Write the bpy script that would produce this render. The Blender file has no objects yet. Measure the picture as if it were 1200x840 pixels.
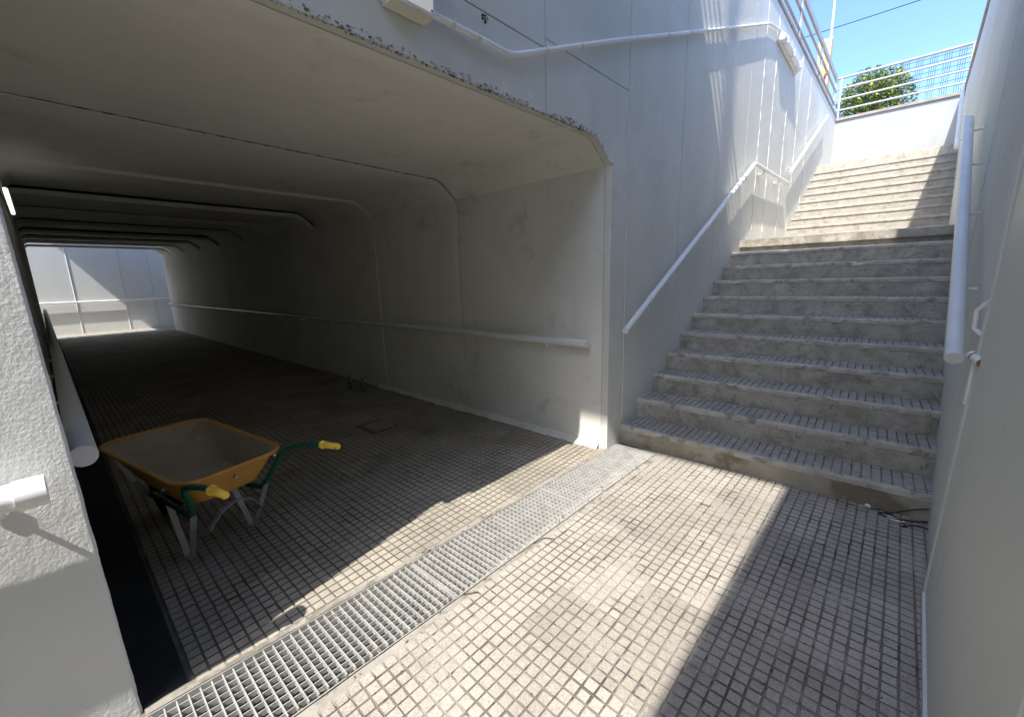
import bpy, math, random
from mathutils import Vector, Matrix, noise
rnd = random.Random(7)
scene = bpy.context.scene
col = scene.collection

# ------------------------------------------------------------------ camera
CAM_H = 1.5
R0 = Vector((0.7543, 0.6559, -0.0279))      # image right
R1 = Vector((0.1063, -0.1642, -0.9807))     # image down
R2 = R0.cross(R1); R2.normalize()           # into the picture
R1 = R2.cross(R0).normalized()
R0.normalize()
FPX = 475.0                                 # focal length in pixels of a 1200 px wide picture
cam_d = bpy.data.cameras.new('camera'); cam = bpy.data.objects.new('camera', cam_d); col.objects.link(cam)
cam.matrix_world = Matrix(((R0.x, -R1.x, -R2.x, 0), (R0.y, -R1.y, -R2.y, 0), (R0.z, -R1.z, -R2.z, CAM_H), (0, 0, 0, 1)))
cam_d.sensor_width = 36; cam_d.lens = 36 * FPX / 1200
cam_d.clip_start = 0.02; cam_d.clip_end = 3000
scene.camera = cam

# ------------------------------------------------------------------ sky, sun, exposure
SUN = Vector((-0.110, 0.675, -1.0)).normalized()      # the way the light travels
SUN_ELEV = math.asin(-SUN.z)
world = bpy.data.worlds.new('World'); scene.world = world; world.use_nodes = True
wn = world.node_tree.nodes; wl = world.node_tree.links
sky = wn.new('ShaderNodeTexSky'); sky.sky_type = 'NISHITA'; sky.sun_disc = False
sky.sun_elevation = SUN_ELEV
sky.sun_rotation = math.atan2(-SUN.x, -SUN.y)
sky.air_density = 0.62; sky.dust_density = 1.4; sky.ozone_density = 6.5
wl.new(sky.outputs[0], wn['Background'].inputs[0]); wn['Background'].inputs[1].default_value = 0.15
sun_d = bpy.data.lights.new('sun', 'SUN'); sun_d.energy = 2.1; sun_d.angle = math.radians(0.55); sun_d.color = (1.0, 0.95, 0.87)
sun = bpy.data.objects.new('sun', sun_d); col.objects.link(sun); sun.location = (0, 0, 20)
sun.rotation_euler = SUN.to_track_quat('-Z', 'Y').to_euler()
vs = scene.view_settings; vs.view_transform = 'Standard'; vs.look = 'None'; vs.exposure = 2.05; vs.gamma = 1; vs.use_curve_mapping = False
scene.render.engine = 'CYCLES'
scene.cycles.max_bounces = 7; scene.cycles.diffuse_bounces = 5; scene.cycles.glossy_bounces = 3; scene.cycles.transmission_bounces = 6
scene.cycles.use_denoising = True
try: scene.cycles.denoiser = 'OPENIMAGEDENOISE'
except Exception: pass
scene.cycles.sample_clamp_indirect = 8

# ------------------------------------------------------------------ layout
S_F, X_F = 0.048, -1.752                 # wall with the tunnel mouth: x = X_F + S_F*y
def fx(y, off=0.0): return X_F + S_F * y + off
def xr(y, z=0.0):                        # right wall, leaning back a little
    t = z / 5.3
    return (0.21 + 0.0613 * y) * (1 - t) + (0.33 + 0.056 * y) * t
def out(y, z, off):                      # a point measured on the wall plane, moved off the wall towards the passage
    k = (-X_F - off) / (-X_F)
    return Vector((fx(y * k, off), y * k, CAM_H + (z - CAM_H) * k))
YL, YR = -0.07, 3.06                     # inner faces of the tunnel walls
CEIL, CHAM = 2.5, 0.18
X_END, X_FAR = -19.2, -21.2              # far mouth, far wall
TOP = 5.3
_h = [(0, -.165), (.07, -.112), (.14, -.060), (.20, -.020), (.235, -.006), (.29, 0)]    # haunch between wall and ceiling
HAUNCH_R = [(YR - a, CEIL + c) for a, c in reversed(_h)]
HAUNCH_L = [(YL + a * .25, CEIL + c * .3) for a, c in _h]
SUNC = 0.675

# ------------------------------------------------------------------ materials
MATS = {}
def mat(name, c1, c2=None, rough=0.8, scale=4.0, bump=0.0, bscale=60.0, metal=0.0, spots=None, speckle=0.0, rand=0.0, detail=4.0, streak=None, spec=0.35, crack=None):
    """Procedural surface: two tones mixed by noise, optional spots, speckle, per-object tone, vertical streaks, cracks and bump."""
    m = bpy.data.materials.new(name); m.use_nodes = True
    nt = m.node_tree; N, L = nt.nodes, nt.links
    b = N['Principled BSDF']; b.inputs['Roughness'].default_value = rough; b.inputs['Metallic'].default_value = metal
    b.inputs['Specular IOR Level'].default_value = spec
    g = N.new('ShaderNodeNewGeometry')
    def nz(sc, det=detail, ro=0.6, vec=None, dist=0.0):
        n = N.new('ShaderNodeTexNoise'); n.inputs['Scale'].default_value = sc; n.inputs['Detail'].default_value = det
        n.inputs['Roughness'].default_value = ro; n.inputs['Distortion'].default_value = dist
        L.new(vec or g.outputs['Position'], n.inputs['Vector']); return n
    def ramp(src, a, bb):
        r = N.new('ShaderNodeMapRange'); r.inputs['From Min'].default_value = a; r.inputs['From Max'].default_value = bb
        L.new(src, r.inputs['Value']); return r.outputs['Result']
    def mixc(fac, A, B, mode='MIX'):
        x = N.new('ShaderNodeMix'); x.data_type = 'RGBA'; x.blend_type = mode
        if isinstance(fac, (int, float)): x.inputs[0].default_value = fac
        else: L.new(fac, x.inputs[0])
        for i, v in ((6, A), (7, B)):
            if isinstance(v, tuple): x.inputs[i].default_value = (*v, 1)
            else: L.new(v, x.inputs[i])
        return x.outputs[2]
    c2 = c2 or c1
    c = mixc(ramp(nz(scale).outputs['Fac'], 0.34, 0.66), c1, c2)
    if streak:                                   # (colour, amount): runs of dirt down a wall
        mp = N.new('ShaderNodeMapping'); mp.inputs['Scale'].default_value = (5, 5, 0.5); L.new(g.outputs['Position'], mp.inputs['Vector'])
        s = ramp(nz(1.3, 5, 0.65, mp.outputs[0]).outputs['Fac'], 0.56, 0.8)
        f = N.new('ShaderNodeMath'); f.operation = 'MULTIPLY'; f.inputs[1].default_value = streak[1]; L.new(s, f.inputs[0])
        c = mixc(f.outputs[0], c, streak[0])
    for sp in (spots or []):                     # (colour, scale, lo, hi, amount)
        s = ramp(nz(sp[1], 4, 0.65, None, 0.4).outputs['Fac'], sp[2], sp[3])
        f = N.new('ShaderNodeMath'); f.operation = 'MULTIPLY'; f.inputs[1].default_value = sp[4]; L.new(s, f.inputs[0])
        c = mixc(f.outputs[0], c, sp[0])
    if crack:                                    # (colour, scale, width)
        w = nz(3.0, 4); vm = N.new('ShaderNodeVectorMath'); vm.operation = 'MULTIPLY_ADD'
        L.new(w.outputs['Color'], vm.inputs[0]); vm.inputs[1].default_value = (0.5, 0.5, 0.5); L.new(g.outputs['Position'], vm.inputs[2])
        v = N.new('ShaderNodeTexVoronoi'); v.feature = 'DISTANCE_TO_EDGE'; v.inputs['Scale'].default_value = crack[1]; L.new(vm.outputs[0], v.inputs['Vector'])
        k = ramp(v.outputs['Distance'], crack[2], 0.0)
        gate = ramp(nz(0.9, 2).outputs['Fac'], 0.56, 0.62)
        f = N.new('ShaderNodeMath'); f.operation = 'MULTIPLY'; L.new(k, f.inputs[0]); L.new(gate, f.inputs[1])
        c = mixc(f.outputs[0], c, crack[0])
    if speckle:
        v = N.new('ShaderNodeTexVoronoi'); v.inputs['Scale'].default_value = 260; L.new(g.outputs['Position'], v.inputs['Vector'])
        sx = N.new('ShaderNodeSeparateColor'); L.new(v.outputs['Color'], sx.inputs[0])
        mr = N.new('ShaderNodeMapRange'); mr.inputs['To Min'].default_value = 1 - speckle; mr.inputs['To Max'].default_value = 1 + speckle * 0.8
        L.new(sx.outputs[0], mr.inputs['Value'])
        hs = N.new('ShaderNodeHueSaturation'); L.new(mr.outputs[0], hs.inputs['Value']); L.new(c, hs.inputs['Color']); c = hs.outputs[0]
    if rand:
        oi = N.new('ShaderNodeObjectInfo'); mr = N.new('ShaderNodeMapRange')
        mr.inputs['To Min'].default_value = 1 - rand; mr.inputs['To Max'].default_value = 1 + rand
        L.new(oi.outputs['Random'], mr.inputs['Value'])
        hs = N.new('ShaderNodeHueSaturation'); L.new(mr.outputs[0], hs.inputs['Value']); L.new(c, hs.inputs['Color']); c = hs.outputs[0]
    L.new(c, b.inputs['Base Color'])
    if bump:
        bn = N.new('ShaderNodeBump'); bn.inputs['Strength'].default_value = 1.0; bn.inputs['Distance'].default_value = bump
        L.new(nz(bscale, 5, 0.62).outputs['Fac'], bn.inputs['Height']); L.new(bn.outputs[0], b.inputs['Normal'])
    MATS[name] = m; return m

mat('paint_facade', (0.60, 0.595, 0.54), (0.67, 0.66, 0.605), 0.75, 1.2, 0.004, 14, streak=((0.50, 0.515, 0.475), 0.3), spots=[((0.50, 0.515, 0.475), 2.2, 0.60, 0.72, 0.35), ((0.72, 0.71, 0.66), 1.7, 0.60, 0.62, 0.35), ((0.74, 0.73, 0.68), 6, 0.66, 0.70, 0.5), ((0.2, 0.2, 0.19), 22, 0.73, 0.77, 0.6)])
mat('paint_stucco', (0.62, 0.63, 0.61), (0.68, 0.68, 0.66), 0.8, 2.0, 0.003, 90, spots=[((0.45, 0.44, 0.41), 7, 0.66, 0.76, 0.35)])
mat('paint_right', (0.59, 0.61, 0.56), (0.66, 0.68, 0.63), 0.75, 0.9, 0.004, 12, streak=((0.38, 0.385, 0.35), 0.8), spots=[((0.46, 0.455, 0.41), 2.0, 0.6, 0.75, 0.5), ((0.70, 0.705, 0.65), 1.9, 0.58, 0.60, 0.4), ((0.25, 0.245, 0.22), 18, 0.70, 0.75, 0.5)])
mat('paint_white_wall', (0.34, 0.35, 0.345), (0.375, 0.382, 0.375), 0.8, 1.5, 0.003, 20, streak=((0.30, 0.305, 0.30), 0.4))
mat('paint_far', (0.70, 0.715, 0.70), (0.75, 0.765, 0.75), 0.8, 1.5, 0.003, 20)
mat('lining', (0.68, 0.67, 0.60), (0.76, 0.75, 0.68), 0.8, 1.0, 0.006, 9, streak=((0.46, 0.455, 0.41), 0.35), spots=[((0.47, 0.465, 0.41), 2.5, 0.6, 0.7, 0.5), ((0.16, 0.155, 0.14), 26, 0.74, 0.78, 0.7)])
mat('tile', (0.315, 0.285, 0.243), (0.395, 0.358, 0.31), 0.85, 2.5, 0.0015, 170, speckle=0.24, rand=0.13, spots=[((0.22, 0.205, 0.185), 1.7, 0.57, 0.70, 0.6), ((0.30, 0.275, 0.25), 9, 0.58, 0.68, 0.5), ((0.10, 0.095, 0.09), 38, 0.70, 0.74, 0.8), ((0.55, 0.53, 0.50), 30, 0.71, 0.76, 0.5)])
mat('tile_groove', (0.15, 0.134, 0.113), (0.23, 0.208, 0.178), 0.95, 5, 0.001, 200, spots=[((0.33, 0.305, 0.27), 2.1, 0.52, 0.60, 0.8), ((0.07, 0.065, 0.06), 2.9, 0.55, 0.64, 0.85), ((0.06, 0.055, 0.05), 19, 0.58, 0.64, 0.7)])
mat('tile_tunnel', (0.31, 0.278, 0.225), (0.39, 0.352, 0.29), 0.8, 2.0, 0.0015, 170, speckle=0.2, rand=0.14, spots=[((0.21, 0.19, 0.16), 1.4, 0.55, 0.68, 0.7), ((0.06, 0.058, 0.055), 30, 0.68, 0.73, 0.8)])
mat('groove_tunnel', (0.11, 0.10, 0.085), (0.18, 0.163, 0.14), 0.95, 4, spots=[((0.26, 0.24, 0.205), 1.5, 0.56, 0.64, 0.7)])
mat('mortar', (0.25, 0.23, 0.197), (0.35, 0.325, 0.285), 0.9, 6, 0.003, 60, spots=[((0.14, 0.125, 0.10), 7, 0.50, 0.62, 0.75)])
mat('step_nose', (0.38, 0.35, 0.29), (0.55, 0.51, 0.43), 0.9, 9, 0.004, 60, speckle=0.12, spots=[((0.22, 0.20, 0.165), 7, 0.54, 0.62, 0.75)])
mat('step_upper', (0.33, 0.305, 0.26), (0.42, 0.39, 0.335), 0.9, 9, 0.006, 45, speckle=0.14, spots=[((0.23, 0.205, 0.165), 11, 0.54, 0.64, 0.6), ((0.48, 0.45, 0.40), 16, 0.64, 0.70, 0.5)])
mat('step_concrete', (0.38, 0.345, 0.285), (0.53, 0.49, 0.41), 0.9, 7, 0.006, 45, rand=0.08, speckle=0.16, streak=((0.20, 0.18, 0.145), 0.75), spots=[((0.24, 0.215, 0.17), 6.5, 0.48, 0.62, 0.5), ((0.12, 0.11, 0.09), 19, 0.60, 0.68, 0.55), ((0.50, 0.48, 0.43), 7, 0.62, 0.70, 0.55)])
mat('step_yellowed', (0.33, 0.295, 0.215), (0.42, 0.39, 0.32), 0.9, 4.0, 0.004, 55, spots=[((0.19, 0.155, 0.10), 2.4, 0.50, 0.60, 0.85), ((0.10, 0.095, 0.085), 14, 0.66, 0.72, 0.7), ((0.46, 0.43, 0.36), 6, 0.62, 0.70, 0.55)])
mat('step_groove', (0.13, 0.12, 0.105), (0.24, 0.22, 0.19), 0.95, 6, spots=[((0.30, 0.28, 0.245), 3, 0.55, 0.63, 0.7), ((0.05, 0.046, 0.04), 9, 0.6, 0.66, 0.8)])
mat('step_pad', (0.34, 0.32, 0.28), (0.44, 0.415, 0.37), 0.9, 4, 0.002, 150, speckle=0.15, spots=[((0.15, 0.145, 0.135), 4, 0.56, 0.68, 0.6)])
mat('galvanised', (0.46, 0.455, 0.435), (0.60, 0.59, 0.565), 0.45, 14, metal=0.35, spec=0.5, spots=[((0.30, 0.27, 0.23), 9, 0.62, 0.72, 0.5)])
mat('rail_paint', (0.70, 0.715, 0.71), (0.76, 0.775, 0.77), 0.26, 8, spec=0.5, spots=[((0.40, 0.38, 0.35), 40, 0.72, 0.76, 0.6)])
mat('rail_white', (0.74, 0.74, 0.73), (0.80, 0.80, 0.79), 0.45, 8, spec=0.5, spots=[((0.45, 0.42, 0.38), 40, 0.72, 0.76, 0.5)])
mat('railing_grey', (0.36, 0.36, 0.36), (0.44, 0.44, 0.44), 0.5, 6, spec=0.4)
mat('coping', (0.27, 0.235, 0.205), (0.36, 0.32, 0.285), 0.85, 5, 0.003, 50)
mat('plastic_white', (0.70, 0.69, 0.65), (0.76, 0.75, 0.72), 0.5, 5, spots=[((0.55, 0.47, 0.28), 6, 0.62, 0.75, 0.5)])
mat('plastic_yellowed', (0.66, 0.60, 0.48), (0.72, 0.68, 0.58), 0.6, 6)
mat('diffuser', (0.80, 0.81, 0.81), (0.84, 0.84, 0.84), 0.3, 5)
mat('caulk', (0.62, 0.62, 0.575), (0.70, 0.70, 0.65), 0.6, 12)
mat('dark_gap', (0.025, 0.024, 0.022), (0.04, 0.038, 0.035), 0.95, 5)
mat('bitumen', (0.016, 0.016, 0.018), (0.03, 0.03, 0.032), 0.75, 5, 0.003, 40, spots=[((0.09, 0.09, 0.09), 6, 0.66, 0.76, 0.4)])
mat('channel', (0.022, 0.021, 0.019), (0.05, 0.047, 0.04), 0.95, 6, 0.004, 40)
mat('debris', (0.12, 0.10, 0.07), (0.26, 0.23, 0.175), 0.95, 25)
mat('chip', (0.38, 0.37, 0.34), (0.66, 0.65, 0.61), 0.9, 45, spots=[((0.07, 0.068, 0.062), 60, 0.50, 0.58, 0.9)])
mat('chip_dark', (0.10, 0.098, 0.09), (0.20, 0.195, 0.18), 0.95, 45)
mat('joint_grey', (0.24, 0.245, 0.23), None, 0.9, 5)
mat('barrow_orange', (0.47, 0.25, 0.06), (0.54, 0.30, 0.085), 0.45, 5, spots=[((0.36, 0.20, 0.07), 8, 0.58, 0.70, 0.6), ((0.30, 0.28, 0.25), 22, 0.66, 0.71, 0.6)])
mat('barrow_inside', (0.33, 0.275, 0.20), (0.40, 0.34, 0.26), 0.9, 5, 0.002, 60, spots=[((0.22, 0.185, 0.145), 4, 0.54, 0.68, 0.7), ((0.45, 0.27, 0.08), 4, 0.58, 0.68, 0.7), ((0.50, 0.47, 0.42), 14, 0.64, 0.70, 0.6)])
mat('barrow_green', (0.006, 0.085, 0.055), (0.010, 0.11, 0.07), 0.4, 10, spots=[((0.10, 0.11, 0.10), 25, 0.66, 0.72, 0.5)])
mat('barrow_grip', (0.80, 0.50, 0.055), (0.84, 0.56, 0.09), 0.45, 12)
mat('barrow_steel', (0.30, 0.31, 0.31), (0.42, 0.43, 0.42), 0.5, 12, metal=0.3)
mat('rubber', (0.02, 0.02, 0.02), (0.03, 0.03, 0.03), 0.8, 10)
mat('door_paint', (0.60, 0.625, 0.575), (0.64, 0.665, 0.615), 0.45, 0.8, 0.0012, 30, spots=[((0.42, 0.43, 0.415), 4, 0.64, 0.75, 0.4)])
mat('rust', (0.22, 0.085, 0.035), (0.33, 0.15, 0.07), 0.9, 60)
mat('black_cable', (0.012, 0.012, 0.012), None, 0.5, 10)
mat('leaf', (0.09, 0.16, 0.025), (0.18, 0.21, 0.04), 0.55, 6, spec=0.4)
mat('bark', (0.10, 0.08, 0.06), (0.16, 0.13, 0.10), 0.9, 20)
mat('fruit', (0.62, 0.52, 0.03), (0.66, 0.58, 0.06), 0.5, 20)
mat('fence_blue', (0.035, 0.06, 0.22), (0.05, 0.08, 0.27), 0.5, 8)
mat('tan_board', (0.52, 0.36, 0.17), (0.60, 0.44, 0.23), 0.8, 6)
mat('pale_board', (0.62, 0.53, 0.40), (0.70, 0.62, 0.48), 0.8, 6)
mat('pole_white', (0.72, 0.70, 0.67), None, 0.5, 6)
mat('asphalt', (0.045, 0.045, 0.045), (0.07, 0.07, 0.068), 0.9, 8, 0.004, 40)
mat('dry_straw', (0.42, 0.30, 0.13), (0.55, 0.42, 0.22), 0.9, 20)
mat('twig', (0.07, 0.06, 0.045), None, 0.9, 10)
mat('paper', (0.75, 0.74, 0.72), None, 0.8, 10)
mat('return_shade', (0.10, 0.10, 0.095), (0.17, 0.17, 0.16), 0.85, 5, 0.003, 40)  # dark tone painted in for the shade on the pier's return face
def glass(name, color):
    m = bpy.data.materials.new(name); m.use_nodes = True; b = m.node_tree.nodes['Principled BSDF']
    b.inputs['Base Color'].default_value = (*color, 1); b.inputs['Roughness'].default_value = 0.05
    b.inputs['Transmission Weight'].default_value = 1.0; b.inputs['IOR'].default_value = 1.48; MATS[name] = m
m_ = mat('lit_tube', (0.8, 0.8, 0.76)); pb_ = m_.node_tree.nodes['Principled BSDF']
pb_.inputs['Emission Color'].default_value = (1, .98, .9, 1); pb_.inputs['Emission Strength'].default_value = .35
glass('bottle_glass', (0.82, 0.9, 0.86))

# ------------------------------------------------------------------ mesh helpers
class MB:
    def __init__(s): s.v = []; s.f = []; s.m = []
    def add(s, vs, fs, mi=0):
        o = len(s.v); s.v.extend([tuple(v) for v in vs]); s.f.extend([tuple(i + o for i in f) for f in fs]); s.m.extend([mi] * len(fs)); return s
    def box(s, a, b, mi=0, M=None):
        x0, y0, z0 = a; x1, y1, z1 = b
        vs = [(x0, y0, z0), (x1, y0, z0), (x1, y1, z0), (x0, y1, z0), (x0, y0, z1), (x1, y0, z1), (x1, y1, z1), (x0, y1, z1)]
        if M: vs = [M @ Vector(v) for v in vs]
        return s.add(vs, [(0, 3, 2, 1), (4, 5, 6, 7), (0, 1, 5, 4), (1, 2, 6, 5), (2, 3, 7, 6), (3, 0, 4, 7)], mi)
    def hexa(s, vs, mi=0):   # eight corners in box order
        return s.add(vs, [(0, 3, 2, 1), (4, 5, 6, 7), (0, 1, 5, 4), (1, 2, 6, 5), (2, 3, 7, 6), (3, 0, 4, 7)], mi)
    def tube(s, pts, r, n=12, mi=0, cap=True, mcap=None):
        pts = [Vector(p) for p in pts]; rs = r if isinstance(r, (list, tuple)) else [r] * len(pts)
        up = Vector((0, 0, 1)); rings = []
        for i, p in enumerate(pts):
            d = (pts[min(i + 1, len(pts) - 1)] - pts[max(i - 1, 0)]).normalized()
            if i == 0: u = d.cross(up) if abs(d.z) < 0.95 else d.cross(Vector((1, 0, 0)))
            u = (u - d * u.dot(d)).normalized(); w = d.cross(u)
            rings.append([p + (u * math.cos(2 * math.pi * k / n) + w * math.sin(2 * math.pi * k / n)) * rs[i] for k in range(n)])
        vs = [v for ring in rings for v in ring]; fs = []
        for i in range(len(pts) - 1):
            for k in range(n): fs.append((i * n + k, i * n + (k + 1) % n, (i + 1) * n + (k + 1) % n, (i + 1) * n + k))
        s.add(vs, fs, mi)
        if cap:
            s.add(rings[0], [tuple(reversed(range(n)))], mi if mcap is None else mcap)
            s.add(rings[-1], [tuple(range(n))], mi if mcap is None else mcap)
        return s
    def prism(s, poly, d, mi=0):      # poly: list of 3-d points, d: extrusion
        n = len(poly); d = Vector(d); p = [Vector(q) for q in poly]
        fs = [tuple(reversed(range(n))), tuple(range(n, 2 * n))] + [(i, (i + 1) % n, n + (i + 1) % n, n + i) for i in range(n)]
        return s.add(p + [q + d for q in p], fs, mi)
    def mesh(s, name, mats, smooth=False):
        me = bpy.data.meshes.new(name); me.from_pydata(s.v, [], s.f)
        for m in ([mats] if isinstance(mats, str) else mats): me.materials.append(MATS[m])
        me.polygons.foreach_set('material_index', s.m)
        if smooth: me.polygons.foreach_set('use_smooth', [True] * len(me.polygons))
        me.update(); return me
    def build(s, name, mats, parent=None, smooth=False, bevel=0.0, seg=2, fix=False, **kw):
        o = link(name, s.mesh(name, mats, smooth), parent)
        if fix:
            import bmesh
            bm = bmesh.new(); bm.from_mesh(o.data); bmesh.ops.recalc_face_normals(bm, faces=bm.faces); bm.to_mesh(o.data); bm.free()
        if bevel:
            b = o.modifiers.new('bevel', 'BEVEL'); b.width = bevel; b.segments = seg; b.limit_method = 'ANGLE'; b.angle_limit = math.radians(35)
        if smooth:
            auto_smooth(o)
        for k, v in kw.items(): o[k] = v
        return o
def auto_smooth(o, deg=40):
    try: o.data.set_sharp_from_angle(angle=math.radians(deg))
    except Exception: pass
def link(name, data, parent=None, loc=None):
    o = bpy.data.objects.new(name, data); col.objects.link(o)
    if loc is not None: o.location = loc
    if parent is not None:
        o.parent = parent
        o.matrix_parent_inverse = Matrix.Translation(-parent.location)
    return o
def thing(name, label, cat, loc=(0, 0, 0), group=None):
    o = link(name, None, None, loc); o.empty_display_size = 0.1; o['label'] = label; o['category'] = cat
    if group: o['group'] = group
    return o
def tag(o, label, cat, group=None):
    o['label'] = label; o['category'] = cat
    if group: o['group'] = group
    return o
def nz(p, sc=1.0): return noise.noise(Vector(p) * sc)

# ------------------------------------------------------------------ street level, above the trench
def sheet(name, rects, z, m, **kw):
    b = MB()
    for (x0, x1, y0, y1) in rects: b.add([(x0, y0, z), (x1, y0, z), (x1, y1, z), (x0, y1, z)], [(0, 1, 2, 3)])
    return b.build(name, m, **kw)
sheet('ground', [(-900, -21.9, -900, 900), (1.6, 900, -900, 900), (-18.0, -2.45, -900, 900),
                 (-21.9, -18.0, -900, -7), (-21.9, -18.0, 11, 900), (-2.45, 1.6, -900, -7.2), (-2.45, 1.6, 14.2, 900)], 5.12, 'asphalt', kind='structure')

# ------------------------------------------------------------------ floor with studded tiles
P = 0.0505; NT = 6; TS = P * NT
def cell(b, x, y, a=1.0, top=0.0, hs=0.0210, dz=0.0050, jit=0.0, mi=(0, 1), pz=P, py=None):
    h = pz / 2; k = (py or pz) / 2; g = (py or pz) / pz
    j = lambda: rnd.uniform(-jit, jit)
    t = [(x - hs + j(), y - hs * g + j(), top + j() * .5), (x + hs + j(), y - hs * g + j(), top + j() * .5), (x + hs + j(), y + hs * g + j(), top + j() * .5), (x - hs + j(), y + hs * g + j(), top + j() * .5)]
    q = hs + 0.0020
    m = [(x - q, y - q * g, top - dz), (x + q, y - q * g, top - dz), (x + q, y + q * g, top - dz), (x - q, y + q * g, top - dz)]
    o = [(x - h, y - k, top - dz), (x + h, y - k, top - dz), (x + h, y + k, top - dz), (x - h, y + k, top - dz)]
    b.add(t, [(0, 1, 2, 3)], mi[0])
    b.add(t + m, [(4, 5, 1, 0), (5, 6, 2, 1), (6, 7, 3, 2), (7, 4, 0, 3)], mi[1])
    b.add(m + o, [(4, 5, 1, 0), (5, 6, 2, 1), (6, 7, 3, 2), (7, 4, 0, 3)], mi[1])
def tile_mesh(i, mats, jit):
    b = MB(); r = rnd.random
    for a in range(NT):
        for c in range(NT):
            worn = rnd.random() < 0.10
            cell(b, (a - NT / 2 + .5) * P, (c - NT / 2 + .5) * P, jit=jit * (2.2 if worn else 1), hs=0.0209 + rnd.uniform(-.0008, .0008) - (.0015 if worn else 0), top=rnd.uniform(-.0012, 0) - (.002 if worn else 0))
    return b.mesh('floor_tile', mats)
fb = MB()
fb.box((-1.36, -7, -0.5), (1.2, 3.4, -0.0125))
floor = fb.build('floor', 'mortar', kind='structure')
def lay(parent, mats, ox, oy, ang, region, near, rng, jit=0.0009):
    """Tiles of studs laid on a grid turned by ang; those wholly inside region share a mesh, cut ones get their own."""
    variants = [tile_mesh(i, mats, jit) for i in range(5)]
    ca, sa = math.cos(ang), math.sin(ang); rest = MB()
    for a in range(*rng[0]):
        for c in range(*rng[1]):
            lx, ly = a * TS, c * TS
            cx, cy = ox + lx * ca - ly * sa, oy + lx * sa + ly * ca
            cells = []
            for i in range(NT):
                for j in range(NT):
                    u, v = (i - NT / 2 + .5) * P, (j - NT / 2 + .5) * P
                    if region(cx + u * ca - v * sa, cy + u * sa + v * ca): cells.append((u, v))
            if not cells: continue
            if near(cx, cy):
                if len(cells) == NT * NT: me = variants[rnd.randrange(5)]
                else:
                    b = MB()
                    for (u, v) in cells: cell(b, u, v, jit=jit, top=rnd.uniform(-.0012, 0))
                    me = b.mesh('floor_tile', mats)
                o = link('floor_tile', me, parent); o.location = (cx, cy, rnd.uniform(-.0022, 0))
                k = rnd.choice((0, 1, 2, 3)) if len(cells) == NT * NT else 0
                o.rotation_euler = (rnd.uniform(-.002, .002), rnd.uniform(-.002, .002), ang + k * math.pi / 2 + rnd.uniform(-.003, .003))
            else:
                t = rnd.uniform(-.003, 0)
                for (u, v) in cells: cell(rest, cx + u * ca - v * sa, cy + u * sa + v * ca, top=t)
    if rest.v: rest.build('distant_tiles', mats, parent, kind='stuff')
GRL = lambda y: -1.795 + 0.064 * y       # the two edges of the drain
GRR = lambda y: -1.40 + 0.052 * y
lay(floor, ['tile', 'tile_groove'], -1.20, 0.1, -0.040,
    lambda x, y: GRR(y) + 0.034 < x < xr(y) + 0.06 and -1.9 < y < 3.36, lambda x, y: y > -1.6, ((-1, 8), (-8, 13)))
# border of mortar along the drain, uneven
b = MB(); n = 90; vs = []
for i in range(n + 1):
    y = -2 + 5.27 * i / n
    for k, t in enumerate((0.006, 0.03, 0.075)):
        vs.append((GRR(y) + t + (0.010 * nz((y * 9, k, 0)) if k == 2 else 0), y, -0.002 + 0.003 * nz((y * 14, k * 3, 2)) - (0.009 if k == 2 else 0)))
b.add(vs, [(i * 3 + k, i * 3 + k + 1, i * 3 + k + 4, i * 3 + k + 3) for i in range(n) for k in range(2)])
b.build('mortar_border', 'mortar', floor, smooth=True)

tf = MB()
tf.add([(GRL(-.3), -.3, -.0125), (GRL(-.3), -.3, -.5), (GRL(3.2), 3.2, -.5), (GRL(3.2), 3.2, -.0125), (-19.3, 3.2, -.0125), (-19.3, -.3, -.0125), (-19.3, 3.2, -.5), (-19.3, -.3, -.5)],
       [(0, 1, 2, 3), (0, 3, 4, 5), (1, 7, 6, 2), (5, 4, 6, 7), (0, 5, 7, 1), (3, 2, 6, 4)])
tunnel_floor = tf.build('tunnel_floor', 'groove_tunnel', kind='structure')
COVER = (-3.80, 2.14, 0.17)
lay(tunnel_floor, ['tile_tunnel', 'groove_tunnel'], -1.80, 0.30, 0.0,
    lambda x, y: x < GRL(y) - 0.034 and 0.135 < y < YR - 0.02 and not (abs(x - COVER[0]) < COVER[2] and abs(y - COVER[1]) < COVER[2] - .02),
    lambda x, y: x > -6.6, ((-58, 3), (-1, 11)))
b = MB(); vs = []
for i in range(n + 1):
    y = -0.0 + 3.06 * i / n
    for k, t in enumerate((-0.085, -0.03, -0.006)):
        vs.append((GRL(y) + t + (0.012 * nz((y * 9, k, 5)) if k == 0 else 0), y, -0.002 + 0.003 * nz((y * 14, k * 3, 7)) - (0.009 if k == 0 else 0)))
b.add(vs, [(i * 3 + k, i * 3 + k + 1, i * 3 + k + 4, i * 3 + k + 3) for i in range(n) for k in range(2)])
b.build('mortar_border', 'mortar', tunnel_floor, smooth=True)
b = MB(); b.box((-19.0, YL - .02, -.01), (GRL(0) - .05, 0.13, 0.004)); b.build('gutter_strip', 'bitumen', tunnel_floor)
b = MB(); b.box((-19.0, YL - .01, 0), (-1.9, YL + .006, .62)); b.build('bitumen_skirting', 'bitumen', tunnel_floor)
b = MB(); b.box((COVER[0] - .13, COVER[1] - .12, -.01), (COVER[0] + .13, COVER[1] + .12, .003)); b.build('inspection_cover', 'tile_tunnel', tunnel_floor, bevel=.006)
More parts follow.
